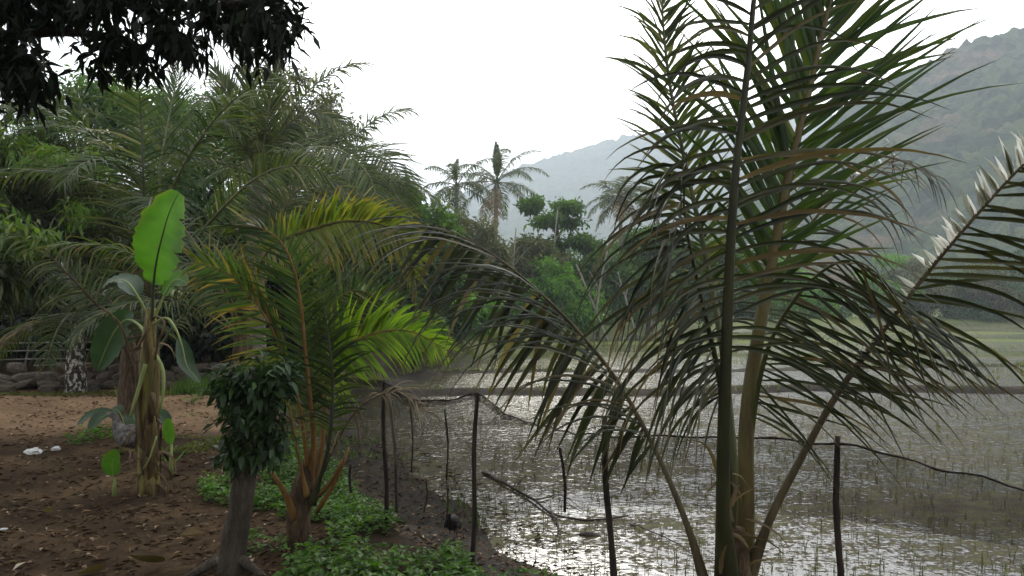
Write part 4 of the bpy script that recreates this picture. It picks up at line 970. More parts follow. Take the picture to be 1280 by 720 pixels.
for i in range(270):
    e = ivs[i % len(ivs)]
    d = Vector((rr.gauss(0, 1), rr.gauss(0, 1) - .5, rr.gauss(0, 1))).normalized()
    k = 5.1 / 1000
    c = P(e[0], e[1], 5.1) + Vector((d.x * e[2] * k, d.y * e[4], d.z * e[3] * k)) * rr.uniform(.7, 1.25)
    o = link('leaf', lms[min(6, int(abs(rr.gauss(0, .45)) * 5))], root)
    dr = Vector((d.x + rr.gauss(0, .5), d.y + rr.gauss(0, .5), -.35 + rr.gauss(0, .45))).normalized()
    q = dr.to_track_quat('Y', 'Z').to_euler(); o.location = c; o.rotation_euler = q; s_ = rr.uniform(.5, 1.1); o.scale = (s_, s_, s_)
leaf_cloud('inner_leaves', M['leaf_ivy'], [(tuple(P(e[0], e[1], 5.1)), (e[2] * .0046, e[4], e[3] * .0046), 260) for e in ivs], .075, .030, root, 91, droop=.6, shell=.4)
ground_empty(root, S0)


# ---------------------------------------------------------------- banana plants
def banana_leaf(parent, path, wmax, up, mat='leaf_banana', rib='banana_rib', petiole=.12, seed=0, teeth=.1, r0=.016, label=None, cup=.25, tears=()):
    rr = random.Random(seed); n = 34
    pts = catmull(path, n); T = frames(pts); upv = Vector(up)
    mb = MB(); tube(mb, pts, [r0 * (1 - .8 * i / (n - 1)) for i in range(n)], 7, up=up)
    lf = mb.build('leaf', M[rib], parent)
    if label: lf['label'] = label
    bl = MB()
    for sgn in (-1, 1):
        vs = []; cs = []; fs = []; off = [rr.uniform(0, 1) for _ in range(n)]; rowv = [rr.random() for _ in range(n)]
        for i in range(n):
            u = max(0, (i / (n - 1) - petiole) / (1 - petiole))
            w = wmax * (math.sin(math.pi * min(1, u * .93 + .035)) ** .55 if i / (n - 1) > petiole else 0)
            if i % 4 == 0: w *= 1 - teeth * off[i]
            if (i, sgn) in tears: w *= .25
            nn = (upv - T[i] * upv.dot(T[i])).normalized(); s = T[i].cross(nn) * sgn
            for k in range(4):
                f = k / 3
                vs.append(pts[i] + s * w * f + nn * (w * cup * f * f - w * .16 * f * (i % 2) * rr.uniform(.3, 1)) - T[i] * w * .15 * f + nn * .002)
                cs.append((.2 + .6 * rowv[i], f, u))
        for i in range(n - 1):
            for k in range(3):
                a = i * 4 + k; q = (a, a + 1, a + 5, a + 4); fs.append(q if sgn > 0 else q[::-1])
        bl.add(vs, fs, cs)
    bl.build('blade', M[mat], lf)
    return lf


bn = thing('banana_plant', 'banana plant with one large bright upright leaf, yellow-brown stem, at the yard edge', 'banana plant')
N0 = P(186, 613, 7.3); N0.z = hz(N0.x, N0.y)
mb = MB(); tube(mb, catmull([N0 - Vector((0, 0, .05)), P(185, 560, 7.3), P(184, 490, 7.3), P(186, 430, 7.3), P(190, 385, 7.3)], 16), [.115, .10, .094, .09, .086, .083, .08, .078, .075, .073, .07, .067, .063, .058, .05, .04], 16, rough=.10)
mb.build('stem', M['pseudostem'], bn)
rr = random.Random(4)
for k in range(11):
    a = rr.uniform(0, 2 * math.pi); z0 = rr.uniform(-.0, .9); zb = .5 + rr.uniform(-.1, .3)
    c0 = N0 + Vector((math.cos(a) * .075, math.sin(a) * .075, z0 * .9)); c1 = c0 + Vector((math.cos(a) * .03, math.sin(a) * .03, zb * .5)); c2 = c0 + Vector((math.cos(a) * .05, math.sin(a) * .05, zb))
    mb = MB(); tube(mb, catmull([c0, c1, c2], 7), [.04, .045, .042, .038, .03, .02, .006], 8, flat=.22, up=(math.cos(a), math.sin(a), 0), rough=.25)
    mb.build('leaf_sheath', M['sheath'], bn)
banana_leaf(bn, px([(190, 400, 7.25), (191, 375, 7.2), (192, 355, 7.18), (196, 325, 7.1), (203, 295, 7.05), (212, 265, 7.02), (224, 240, 7.0)]), .27, (-.15, -1, .35), petiole=.30, seed=1, teeth=.42, label='large bright green upright leaf', cup=.18, rib='banana_rib_dark')
banana_leaf(bn, px([(192, 400, 7.3), (205, 370, 7.3), (220, 350, 7.3), (235, 355, 7.2)]), .09, (-.2, -.8, .5), petiole=.4, seed=2, mat='leaf_banana')
banana_leaf(bn, px([(188, 400, 7.3), (172, 370, 7.3), (158, 352, 7.4), (140, 352, 7.4), (128, 362, 7.4)]), .12, (0, -.4, 1), petiole=.35, seed=3, mat='leaf_banana_dark')
banana_leaf(bn, px([(184, 420, 7.35), (172, 405, 7.5), (158, 400, 7.6), (145, 412, 7.6), (133, 435, 7.6), (122, 462, 7.6)]), .15, (.2, -1, .3), petiole=.35, seed=4, mat='leaf_banana_dark', label='dark green broad leaf drooping left')
banana_leaf(bn, px([(192, 405, 7.25), (208, 398, 7.2), (220, 412, 7.1), (228, 435, 7.05), (234, 458, 7.0), (250, 478, 7.0)]), .075, (.2, -.5, 1), petiole=.5, seed=5, mat='leaf_banana_dark', label='half-dried leaf folded down to the right')
# brown hanging dead leaves and stalks
for k, (pth, r_, mt) in enumerate([([(186, 410, 7.2), (165, 440, 7.15), (150, 405, 7.1), (128, 385, 7.1)], .022, 'sheath'), ([(182, 455, 7.2), (172, 490, 7.15), (163, 520, 7.15)], .022, 'banana_rib'), ([(192, 440, 7.2), (203, 460, 7.15), (204, 490, 7.1), (199, 515, 7.1)], .022, 'banana_rib'),
                                   ([(190, 400, 7.2), (196, 395, 7.15), (206, 405, 7.1), (197, 430, 7.1), (194, 450, 7.1)], .016, 'sheath'), ([(196, 545, 7.15), (186, 575, 7.1), (176, 590, 7.1)], .010, 'banana_rib')]):
    mb = MB(); pts = catmull(px(pth), 9); tube(mb, pts, [r_ * (1 - .4 * j / 8) for j in range(9)], 7, flat=.6, rough=.2); mb.build('leaf_stalk', M[mt], bn)
dm = MB()
for k in range(46):
    a = rr.uniform(0, 6.28); z_ = rr.uniform(.3, 1.45) if k < 20 else rr.uniform(.02, .4)
    p = N0 + Vector((math.cos(a) * .08, math.sin(a) * .08, z_))
    dm.add(*leaflet_geo(p, Vector((math.cos(a), math.sin(a), .2)), Vector((-math.sin(a), math.cos(a), 0)), rr.uniform(.12, .35), rr.uniform(.02, .045), 6, 5, rr.uniform(-1.5, 1.5), None, rr.random(), .5, .15))
dm.build('dry_leaves', M['banana_dry'], bn)['kind'] = 'stuff'
ground_empty(bn, N0)
for (bx, by, D, lab, kk) in ((214, 596, 7.9, 'young banana sprout with a pale green leaf just right of the banana plant', 0), (143, 618, 7.15, 'young banana sprout with one short squarish leaf, left of the banana plant', 1)):
    sp_ = thing('banana_sprout', lab, 'banana plant', 'banana sprouts')
    b0 = P(bx, by, D); b0.z = hz(b0.x, b0.y)
    h_ = (.32, .16)[kk]
    mb = MB(); tube(mb, [b0 - Vector((0, 0, .03)), b0 + Vector((0, 0, h_ * .5)), b0 + Vector((.005, 0, h_))], [.025, .018, .01], 8); mb.build('stem', M['banana_rib'], sp_)
    banana_leaf(sp_, [b0 + Vector((0, 0, h_ * .8)), b0 + Vector((-.01, -.02, h_ + .12)), b0 + Vector((-.01 + .05 * kk, -.04, h_ + .26))], .06 + .03 * kk, (0, -1, .2), petiole=.2, seed=30 + kk, r0=.006)
    if kk == 0:
        for s_ in (-1, 1): banana_leaf(sp_, [b0 + Vector((0, 0, .12)), b0 + Vector((.08 * s_, 0, .18)), b0 + Vector((.15 * s_, -.02, .26 if s_ > 0 else .2))], .018, (0, -.6, 1), petiole=.1, seed=40 + s_, r0=.005)
    ground_empty(sp_, b0)
# low broad leaves behind the banana stem
tp = thing('taro_plant', 'low dark broad-leaved plant behind the banana stem', 'plant')
b0 = P(163, 545, 9.5); b0.z = hz(b0.x, b0.y)
for k, (a, l_) in enumerate([(200, .4), (240, .35), (300, .45), (340, .42), (150, .4)]):
    e = b0 + Vector((math.cos(math.radians(a)) * l_, math.sin(math.radians(a)) * l_, .38))
    banana_leaf(tp, [b0, b0.lerp(e, .5) + Vector((0, 0, .18)), e, e + Vector((math.cos(math.radians(a)) * .16, math.sin(math.radians(a)) * .16, -.12))], .11, (0, -.3, 1), petiole=.5, seed=50 + k, mat='leaf_banana_dark', r0=.008)
ground_empty(tp, b0)

# ---------------------------------------------------------------- net fence along the bank
nf = thing('net_fence', 'dark sagging net hung from wooden posts between the bank and the paddy', 'fence')
posts = [((480, 475), (482, 668), 6.2, .017, 'post_wood'), ((597, 490), (588, 692), 5.75, .018, 'post_wood'), ((756, 520), (768, 830), 4.3, .018, 'post_wood'), ((1047, 545), (1050, 860), 3.9, .018, 'post_wood'), ((1420, 640), (1420, 900), 2.9, .022, 'post_wood'),
         ((438, 580), (440, 640), 6.8, .014, 'post_wood'), ((334, 470), (336, 600), 8.0, .018, 'post_wood')]
for (a, b_, D, r_, mt) in posts:
    p1 = P(*a, D); p0 = P(b_[0], 0, D); p0.z = hz(p0.x, p0.y) - .12
    mb = MB(); pts = catmull([p0, p0.lerp(p1, .35) + Vector((.012, 0, 0)), p0.lerp(p1, .7) - Vector((.010, 0, 0)), p1], 12)
    tube(mb, pts, [r_ * (1.1 - .3 * j / 11) for j in range(12)], 8, rough=.22); mb.build('post', M[mt], nf)
sticks = [((486, 492), (496, 640), 6.1, .013, 'post_grey'), ((512, 502), (514, 590), 6.0, .006, 'post_wood'), ((556, 512), (558, 600), 5.9, .007, 'post_wood'), ((532, 598), (530, 640), 5.9, .006, 'post_wood'), ((700, 560), (706, 640), 4.9, .009, 'post_wood'), ((558, 600), (556, 660), 5.85, .005, 'post_wood')]
for (a, b_, D, r_, mt) in sticks:
    mb = MB(); pts = catmull([P(*b_, D), P((a[0] + b_[0]) / 2 + 3, (a[1] + b_[1]) / 2, D), P(*a, D)], 8); tube(mb, pts, [r_] * 8, 6, rough=.3); mb.build('stick', M[mt], nf)
top = [(334, 472, 8.0), (400, 470, 7.0), (480, 478, 6.2), (508, 497, 6.1), (552, 501, 5.95), (597, 493, 5.75), (632, 516, 5.45), (680, 534, 5.0), (756, 545, 4.3), (840, 545, 4.15), (950, 548, 4.0), (1047, 555, 3.9), (1130, 573, 3.65), (1210, 594, 3.4), (1290, 615, 3.2), (1420, 650, 2.9)]
bot = [(334, 600, 8.0), (400, 625, 7.0), (480, 655, 6.2), (508, 655, 6.1), (552, 660, 5.95), (597, 670, 5.75), (632, 655, 5.45), (680, 640, 5.0), (756, 632, 4.3), (840, 632, 4.15), (950, 640, 4.0), (1047, 648, 3.9), (1130, 660, 3.65), (1210, 672, 3.4), (1290, 684, 3.2), (1420, 690, 2.9)]
nn_ = 150
tp_ = catmull(px(top), nn_); bt_ = catmull(px(bot), nn_)
tp_ = [p + Vector((0, 0, .02 * mnoise.noise(Vector((i * .25, 0, 0))))) for i, p in enumerate(tp_)]
mb = MB(); tube(mb, tp_, [.0045 + .005 * abs(mnoise.noise(Vector((i * .31, 5, 0)))) for i in range(nn_)], 6, rough=.4); mb.build('top_rope', M['post_wood'], nf)
m, t = nodes('net')
tc = N(t, 'Attribute', attribute_name='leafdata'); geo = N(t, 'NewGeometry')
n1 = N(t, 'TexNoise', _Scale=6.0, _Detail=4.0); t.links.new(geo.outputs['Position'], n1.inputs['Vector'])
wv = N(t, 'TexNoise', _Scale=160.0, _Detail=1.0); t.links.new(geo.outputs['Position'], wv.inputs['Vector'])
ad = N(t, 'Math', operation='ADD'); t.links.new(n1.outputs['Fac'], ad.inputs[0]); t.links.new(wv.outputs['Fac'], ad.inputs[1])
mr = N(t, 'MapRange'); mr.inputs['From Min'].default_value = .75; mr.inputs['From Max'].default_value = 1.25; mr.inputs['To Min'].default_value = .26; mr.inputs['To Max'].default_value = .56; t.links.new(ad.outputs[0], mr.inputs['Value'])
df = N(t, 'BsdfDiffuse'); df.inputs['Color'].default_value = (.03, .027, .024, 1); tr = N(t, 'BsdfTransparent')
ms = N(t, 'MixShader'); t.links.new(mr.outputs[0], ms.inputs[0]); t.links.new(tr.outputs[0], ms.inputs[1]); t.links.new(df.outputs[0], ms.inputs[2])
o = N(t, 'OutputMaterial'); t.links.new(ms.outputs[0], o.inputs['Surface'])
vs = []; fs = []; rows = 14
for i in range(nn_):
    for j in range(rows):
        u = j / (rows - 1); p = tp_[i].lerp(bt_[i], u)
        p = p + Vector((0, 1, 0)) * (.06 * math.sin(u * 3) * mnoise.noise(Vector((i * .12, u * 2, 0))) - .02)
        vs.append(p)
for i in range(nn_ - 1):
    for j in range(rows - 1): a = i * rows + j; fs.append((a, a + 1, a + rows + 1, a + rows))
mb = MB(); mb.add(vs, fs); mb.build('netting', m, nf)
vs = []; fs = []; nh_ = 84
for i in range(nh_):
    hh_ = (.045 + .035 * mnoise.noise(Vector((i * .09, 2, 0)))) * min(1, (nh_ - 1 - i) / 12) + .004 + 0 * mnoise.noise(Vector((i * .2, 9, 0)))
    for j in range(4):
        vs.append(tp_[i] - Vector((0, 0, hh_ * j / 3)) + Vector((0, -.012 + .02 * mnoise.noise(Vector((i * .3, j * .8, 2))), 0)))
for i in range(nh_ - 1):
    for j in range(3): a = i * 4 + j; fs.append((a, a + 1, a + 5, a + 4))
m2 = m.copy(); m2.name = 'net_folded'
for q_ in m2.node_tree.nodes:
    if q_.type == 'MAP_RANGE': q_.inputs['To Min'].default_value = .3; q_.inputs['To Max'].default_value = .72
mb = MB(); mb.add(vs, fs); hm = mb.build('folded_hem', m2, nf)
ground_empty(nf, (posts[1][1][0] * 0 + P(588, 0, 5.75).x, 5.75, hz(P(588, 0, 5.75).x, 5.75)))

# ---------------------------------------------------------------- rail fence, stone wall, shed
rf = thing('rail_fence', 'pale thin rail fence above the stone wall, far left', 'fence')
for (y0_, y1_, x0_, x1_) in ((429, 427, -60, 130), (438, 437, -60, 130), (451, 448, -60, 92), (456, 454, 42, 128)):
    mb = MB(); pts = catmull(px([(x0_, y0_ + 1, 17.0), ((x0_ + x1_) / 2, (y0_ + y1_) / 2 + R.uniform(-1, 1), 17.0), (x1_, y1_, 17.0)]), 10); tube(mb, pts, .016, 6, rough=.25); mb.build('rail', M['rail'], rf)
for (a, b_) in (((41, 402), (29, 470)), ((-40, 405), (-42, 470)), ((128, 415), (126, 470))):
    mb = MB(); p0 = P(b_[0], b_[1], 17.05); p0.z = hz(p0.x, p0.y) - .05; tube(mb, catmull([p0, P(*a, 17.05)], 7), .022, 6, rough=.2); mb.build('post', M['rail'], rf)
ground_empty(rf, (P(29, 470, 17.05).x, 17.05, hz(P(29, 470, 17.05).x, 17.05)))

sw = thing('stone_wall', 'low tumbled wall of brown field stones at the back of the yard', 'wall')
def stone_mesh(seed):
    import bmesh
    bm = bmesh.new(); bmesh.ops.create_icosphere(bm, subdivisions=2, radius=1)
    for v_ in bm.verts:
        k = 1 + .35 * mnoise.noise(v_.co * 1.1 + Vector((seed * 7.7, 0, 0))) + .12 * mnoise.noise(v_.co * 3 + Vector((seed, 0, 0)))
        v_.co = Vector((max(-.8, min(.8, v_.co.x * k)), max(-.8, min(.8, v_.co.y * k)), max(-.75, min(.75, v_.co.z * k))))
    me = bpy.data.meshes.new('stone'); bm.to_mesh(me); bm.free(); me.materials.append(M['stone']); return me
sm = [stone_mesh(i) for i in range(6)]
rr = random.Random(12)
for row in range(3):
    x_ = -11.5
    while x_ < -5.9:
        w_ = rr.uniform(.16, .34)
        yb = 16.1 + row * .18 + rr.uniform(-.12, .12); z_ = hz(x_, yb - .2) + .06 + row * .13 + rr.uniform(-.04, .05)
        if not (row == 2 and rr.random() < .35):
            o = link('stone', rr.choice(sm), sw); o.location = (x_ + w_, yb, z_); o.scale = (w_ * 1.15, rr.uniform(.16, .24), rr.uniform(.10, .15)); o.rotation_euler = (rr.uniform(-.2, .2), rr.uniform(-.3, .3), rr.uniform(-.5, .5))
        x_ += w_ * 1.75
ground_empty(sw, (-8.5, 16.2, hz(-8.5, 16.2)))
lb = ['loose brown stone at the foot of the stone wall, right of the spotted palm trunk', 'flat pale stone fallen left of the spotted palm trunk', 'round stone lying in front of the wall near the left edge']
for i, (a, b_) in enumerate(((118, 488), (68, 484), (15, 486))):
    o = link('fallen_stone', sm[i]); D = 15.8; p = P(a, b_, D); o.location = (p.x, D - .2, hz(p.x, D - .2) + .06); o.scale = (.22, .16, .11); tag(o, lb[i], 'stone', 'stones fallen from the wall')

sh = thing('shed', 'dark red wooden shed in deep shade behind the rail fence', 'shed')
sx0, sx1, sy_ = P(52, 0, 20).x, P(150, 0, 20).x, 20.0
sz = hz((sx0 + sx1) / 2, sy_)
nx2 = 12
for i in range(nx2):
    x0_ = sx0 + (sx1 - sx0) * i / nx2; wd = (sx1 - sx0) / nx2 - .012
    mb = MB(); y0_ = sy_ + R.uniform(-.006, .006); v8 = [(x0_, y0_, sz), (x0_ + wd, y0_, sz), (x0_ + wd, y0_ + .03, sz), (x0_, y0_ + .03, sz)]; v8 += [(a[0], a[1], sz + 1.35) for a in v8]
    mb.add(v8, [(0, 1, 5, 4), (1, 2, 6, 5), (2, 3, 7, 6), (3, 0, 4, 7), (4, 5, 6, 7)]); mb.build('plank', M['red_wood'], sh, smooth=False)
for xx in (sx0 - .05, sx1):
    mb = MB(); v8 = [(xx, sy_ + .04, sz), (xx + .05, sy_ + .04, sz), (xx + .05, sy_ + 2, sz), (xx, sy_ + 2, sz)]; v8 += [(a[0], a[1], sz + 1.3) for a in v8]
    mb.add(v8, [(0, 1, 5, 4), (1, 2, 6, 5), (2, 3, 7, 6), (3, 0, 4, 7), (4, 5, 6, 7)]); mb.build('side_wall', M['red_wood'], sh, smooth=False)
mb = MB(); zt = sz + 1.37; v8 = [(sx0 - .3, sy_ - .4, zt - .1), (sx1 + .3, sy_ - .4, zt - .1), (sx1 + .3, sy_ + 1.0, zt + .75), (sx0 - .3, sy_ + 1.0, zt + .75), (sx0 - .3, sy_ + 2.4, zt - .1), (sx1 + .3, sy_ + 2.4, zt - .1)]
v8 += [(a[0], a[1], a[2] + .08) for a in v8]
mb.add(v8, [(0, 3, 2, 1), (3, 4, 5, 2), (6, 7, 8, 9), (9, 8, 11, 10), (0, 1, 7, 6), (4, 10, 11, 5), (0, 6, 9, 3), (3, 9, 10, 4), (1, 2, 8, 7), (2, 5, 11, 8)]); mb.build('roof', M['thatch'], sh, smooth=False)
ground_empty(sh, ((sx0 + sx1) / 2, sy_, sz))


# ---------------------------------------------------------------- hens
def hen(label, loc, yaw, scale, mat, pose):
    """one continuous body tube from tail to beak base, wings, tail feathers, comb, beak, two legs with toes"""
    root = thing('hen', label, 'hen', 'hens')
    spine, rad = pose
    mb = MB(); pts = catmull([Vector(p) for p in spine], 26)
    rr_ = np.interp(np.linspace(0, 1, 26), np.linspace(0, 1, len(rad)), rad)
    tube(mb, pts, list(rr_), 14, up=(0, 0, 1), flat=1.05); mb.build('body', mat, root)
    hd = Vector(spine[-1]); hdir = (Vector(spine[-1]) - Vector(spine[-2])).normalized()
    mb = MB(); tube(mb, [hd + hdir * .0, hd + hdir * .02 + Vector((0, 0, -.003)), hd + hdir * .04 + Vector((0, 0, -.008))], [.012, .008, .001], 6); mb.build('beak', M['leg_pink'], root)
    mb = MB()
    for j in range(4):
        q = hd - hdir * (.01 * j) + Vector((0, 0, .018)); mb.add([q + Vector((-.006, 0, -.012)), q + Vector((.006, 0, -.012)), q + Vector((0, 0, .014)), q + Vector((0, .004, 0)), q + Vector((0, -.004, 0))], [(0, 4, 2), (4, 1, 2), (1, 3, 2), (3, 0, 2)])
    mb.build('comb', M['comb_red'], root)
    for s_ in (-1, 1):
        mb = MB(); b0 = Vector((.07, s_ * .075, .20)); tube(mb, catmull([b0, b0 + Vector((-.08, s_ * .018, -.015)), b0 + Vector((-.19, s_ * -.005, -.0))], 8), [.02, .05, .058, .055, .045, .032, .02, .006], 8, flat=.28, up=(0, s_, 0)); mb.build('wing', mat, root)
        mb = MB(); h0 = Vector((.0, s_ * .035, .15)); tube(mb, [h0, h0 + Vector((.01, 0, -.05)), h0 + Vector((-.012, 0, -.075)), h0 + Vector((.0, 0, -.15))], [.028, .012, .007, .006], 7)
        for a in (-.5, 0, .5, 3.14):
            f = h0 + Vector((0, 0, -.148)); tube(mb, [f, f + Vector((math.cos(a) * .035, math.sin(a) * .035, 0))], [.005, .002], 5)
        mb.build('leg', M['leg_pink'], root)
    mb = MB(); tb_ = Vector(spine[0])
    for j in range(7):
        a = -.5 + j / 6.0; d = Vector((-.75, a * .25, .75 - abs(a) * .3))
        mb.add(*leaflet_geo(tb_ + Vector((.04, 0, 0)), d, Vector((.5, 0, .5)), .15, .045, 5, .8, 0, None, .5, .5))
    mb.build('tail_feathers', mat, root)
    root.location = loc; root.rotation_euler = (0, 0, yaw); root.scale = (scale,) * 3
    return root


stand = ([(-.16, 0, .25), (-.10, 0, .23), (0, 0, .20), (.08, 0, .22), (.13, 0, .28), (.15, 0, .35), (.19, 0, .37)], [.01, .065, .095, .09, .05, .028, .024])
peck = ([(-.15, 0, .29), (-.10, 0, .26), (0, 0, .20), (.08, 0, .15), (.13, 0, .09), (.16, 0, .04), (.19, 0, .02)], [.01, .065, .095, .075, .035, .022, .018])
p = P(165, 0, 8.6); hen('speckled grey hen standing partly behind the banana stem', (p.x, 8.6, hz(p.x, 8.6)), math.radians(170), 1.35, M['feather_grey'], stand)
p = P(566, 0, 7.5); hen('dark brown hen pecking the mud below the net fence', (p.x, 7.5, max(WATER, hz(p.x, 7.5))), math.radians(80), .78, M['feather_dark'], peck)

# ---------------------------------------------------------------- litter, floating husk, sunken branches
def crumple(name, label, loc, s, seed, group=None):
    import bmesh
    bm = bmesh.new(); bmesh.ops.create_icosphere(bm, subdivisions=3, radius=1)
    for v_ in bm.verts: v_.co = v_.co * (1 + .55 * mnoise.noise(v_.co * 2.1 + Vector((seed, 0, 0))) + .2 * mnoise.noise(v_.co * 6 + Vector((seed, 3, 0)))); v_.co.z = max(-.25, v_.co.z)
    me = bpy.data.meshes.new(name); bm.to_mesh(me); bm.free(); me.materials.append(M['plastic_white'])
    o = link(name, me); o.location = loc; o.scale = s; tag(o, label, 'plastic bag', group)
for i, (a, b_, s_, lab) in enumerate(((42, 566, (.085, .06, .05), 'larger crumpled white plastic bag lying on the yard earth'), (70, 562, (.05, .04, .03), 'small white plastic scrap just right of the larger bag'), (4, 660, (.03, .022, .010), 'tiny white scrap lying near the left edge of the yard'))):
    D = EYE * 1000 / (b_ - HOR); p = P(a, b_, D); crumple('plastic_bag', lab, (p.x, p.y, hz(p.x, p.y) + s_[2] * .3), s_, i * 5 + 1, 'white plastic scraps in the yard')
# husk
mb = MB(); D = (EYE - WATER) * 1000 / (669 - HOR); c = P(736, 669, D)
pts = catmull([c + Vector((-.125, .03, -.005)), c + Vector((0, 0, .012)), c + Vector((.125, -.03, -.005))], 12)
tube(mb, pts, [.045 * math.sin(math.pi * (j + .35) / 11.7) + .003 for j in range(12)], 10, flat=.55, rough=.08); tag(mb.build('palm_husk', M['husk']), 'brown boat-shaped palm husk floating in the bright water', 'husk')
br = thing('fallen_branch', 'dead branch lying in the shallow paddy water behind the net', 'branch')
WD = EYE - WATER
def wp(a, b_, dz=0.02): D = WD * 1000 / (b_ - HOR); q = P(a, b_, D); q.z = WATER + dz; return q
for pth, r_ in (([(604, 592), (640, 612), (668, 628), (690, 645), (725, 652), (785, 648)], .022), ([(640, 612), (655, 598), (665, 600)], .012), ([(690, 645), (698, 660), (696, 672)], .012), ([(785, 655), (830, 675), (875, 700)], .008), ([(668, 628), (700, 622), (730, 640)], .008)):
    mb = MB(); tube(mb, [q + Vector((0, 0, R.uniform(-.01, .02))) for q in catmull([wp(*a) for a in pth], 14)], [r_ * (1 - .6 * j / 13) for j in range(14)], 6, rough=.3); mb.build('twig', M['post_wood'], br)
ground_empty(br, wp(640, 612))

# fallen dry leaf curls in the near yard
for i, (a, b_, l_, lab) in enumerate(((205, 705, .32, 'curled brown dead leaf on the soil left of the leafy shrub trunk'), (130, 712, .22, 'pale curled dead leaf low on the yard soil'), (255, 670, .20, 'dry brown leaf standing on edge beside the shrub trunk'), (60, 640, .22, 'flat dark dead leaf in the middle of the yard'))):
    me = leaf_mesh('dead_leaf', l_, l_ * .38, M['banana_dry'], curl=-.25, n=8, val=.3 + .2 * i, seed=i, fold=.5)
    D = EYE * 1000 / (b_ - HOR); p = P(a, b_, D); o = link('dead_leaf', me); o.location = (p.x, p.y, hz(p.x, p.y) + .02); o.rotation_euler = (R.uniform(-.1, .2), R.uniform(-.4, .4), R.uniform(0, 6)); tag(o, lab, 'leaf', 'dead leaves on the yard soil')


# ---------------------------------------------------------------- ground cover
def flat_scatter(name, mat, xy, llen, lwid, lift, seed, kind='stuff', up=.35, zoff=0.0, zfun=None):
    r = np.random.default_rng(seed); n = len(xy)
    z = (height(xy[:, 0], xy[:, 1]) if zfun is None else np.full(n, zfun)) + zoff + r.random(n) * lift
    C = np.column_stack([xy, z]); a = r.random(n) * 2 * np.pi
    ax = np.column_stack([np.cos(a), np.sin(a), r.normal(size=n) * .25 + up]); ax /= np.linalg.norm(ax, axis=1)[:, None]
    u = np.cross(ax, np.array([0, 0, 1]) + r.normal(size=(n, 3)) * .3); u /= np.linalg.norm(u, axis=1)[:, None]
    L = (llen * (.5 + r.random(n)))[:, None]; W = (lwid * (.5 + r.random(n)))[:, None]
    nn = np.cross(u, ax)
    V = np.stack([C, C + ax * L * .5 + u * W * .5 + nn * W * .15, C + ax * L - np.array([0, 0, 1]) * L * .15, C + ax * L * .5 - u * W * .5 + nn * W * .15], 1).reshape(-1, 3)
    i = np.arange(n) * 4
    FF = np.concatenate([np.stack([i, i + 1, i + 2], 1), np.stack([i, i + 2, i + 3], 1)])
    c = np.zeros((n, 4, 3)); c[:, :, 0] = r.random(n)[:, None]; c[:, 2, 1] = 1; c[:, :, 2] = r.random(n)[:, None]
    o = link(name, np_mesh(name, V, FF, c.reshape(-1, 3), mat)); o['kind'] = kind
    return o


r = np.random.default_rng(5)
# leaf litter over the yard
n = 15000; y_ = 3.5 + 14 * r.random(n) ** 1.3; x_ = -(.85 * y_) * r.random(n) - .0; xy = np.column_stack([x_, y_])
xy = xy[(bank_dist(xy[:, 0], xy[:, 1]) < -.3) & (vnoise(xy[:, 0], xy[:, 1], 1.0, 3) > -.35)]
flat_scatter('leaf_litter', M['litter'], xy, .075, .024, .012, 1, up=.04)
# bank weeds
n = 60000; y_ = 4.4 + 6.2 * r.random(n); x_ = -3.6 + 4.6 * r.random(n); xy = np.column_stack([x_, y_])
dd = bank_dist(xy[:, 0], xy[:, 1]); band = (dd < .12) & (dd > -.95 - .55 * vnoise(xy[:, 0], xy[:, 1], .9, 7)) & (xy[:, 0] > -3.4); dens = vnoise(xy[:, 0], xy[:, 1], 2.2, 12) > -.12
flat_scatter('weeds', M['leaf_weed'], xy[band & dens], .06, .030, .13, 2, up=.3)
n = 12000; y_ = 9.5 + 5.5 * r.random(n); x_ = -5.4 + 2.9 * r.random(n); xy = np.column_stack([x_, y_])
flat_scatter('weeds', M['leaf_weed'], xy[(vnoise(x_, y_, .8, 15) > .05) & (bank_dist(x_, y_) < -.2)], .08, .035, .16, 3, up=.4)
n = 9000; y_ = 14.3 + 1.2 * r.random(n); x_ = -14 + 8 * r.random(n); flat_scatter('grass', M['grass'], np.column_stack([x_, y_])[vnoise(x_, y_, 1.0, 4) > -.2], .06, .008, .02, 4, up=1.2)
n = 1400; y_ = 9.0 + 1.0 * r.random(n); x_ = -4.9 + 1.4 * r.random(n); flat_scatter('grass', M['grass'], np.column_stack([x_, y_])[vnoise(x_, y_, 1.5, 4) > 0], .07, .02, .03, 5, up=.6)


def tufts(name, mat, xy, z0, hgt, w, nb, seed, lean=.35):
    """upright blades in tufts"""
    r = np.random.default_rng(seed); n = len(xy) * nb
    c = np.repeat(np.column_stack([xy, np.zeros(len(xy)) + z0]), nb, 0); c[:, :2] += r.normal(size=(n, 2)) * .012
    hh = np.repeat(hgt * (.45 + .9 * r.random(len(xy))), nb) * (.6 + .5 * r.random(n))
    a = r.random(n) * 6.283; ln = lean * r.random(n)
    mid = c + np.column_stack([np.cos(a) * ln * hh * .35, np.sin(a) * ln * hh * .35, hh * .6]); tip = c + np.column_stack([np.cos(a) * ln * hh, np.sin(a) * ln * hh, hh])
    b = r.random(n) * 3.14; s = np.column_stack([np.cos(b), np.sin(b), np.zeros(n)]) * w * .5
    V = np.stack([c - s, c + s, mid + s * .8, mid - s * .8, tip], 1).reshape(-1, 3); i = np.arange(n) * 5
    FF = np.concatenate([np.stack([i, i + 1, i + 2], 1), np.stack([i, i + 2, i + 3], 1), np.stack([i + 3, i + 2, i + 4], 1)])
    cc = np.zeros((n, 5, 3)); cc[:, :, 0] = r.random(n)[:, None]; cc[:, 4, 1] = 1; cc[:, :, 2] = r.random(n)[:, None]
    o = link(name, np_mesh(name, V, FF, cc.reshape(-1, 3), mat)); o['kind'] = 'stuff'; return o


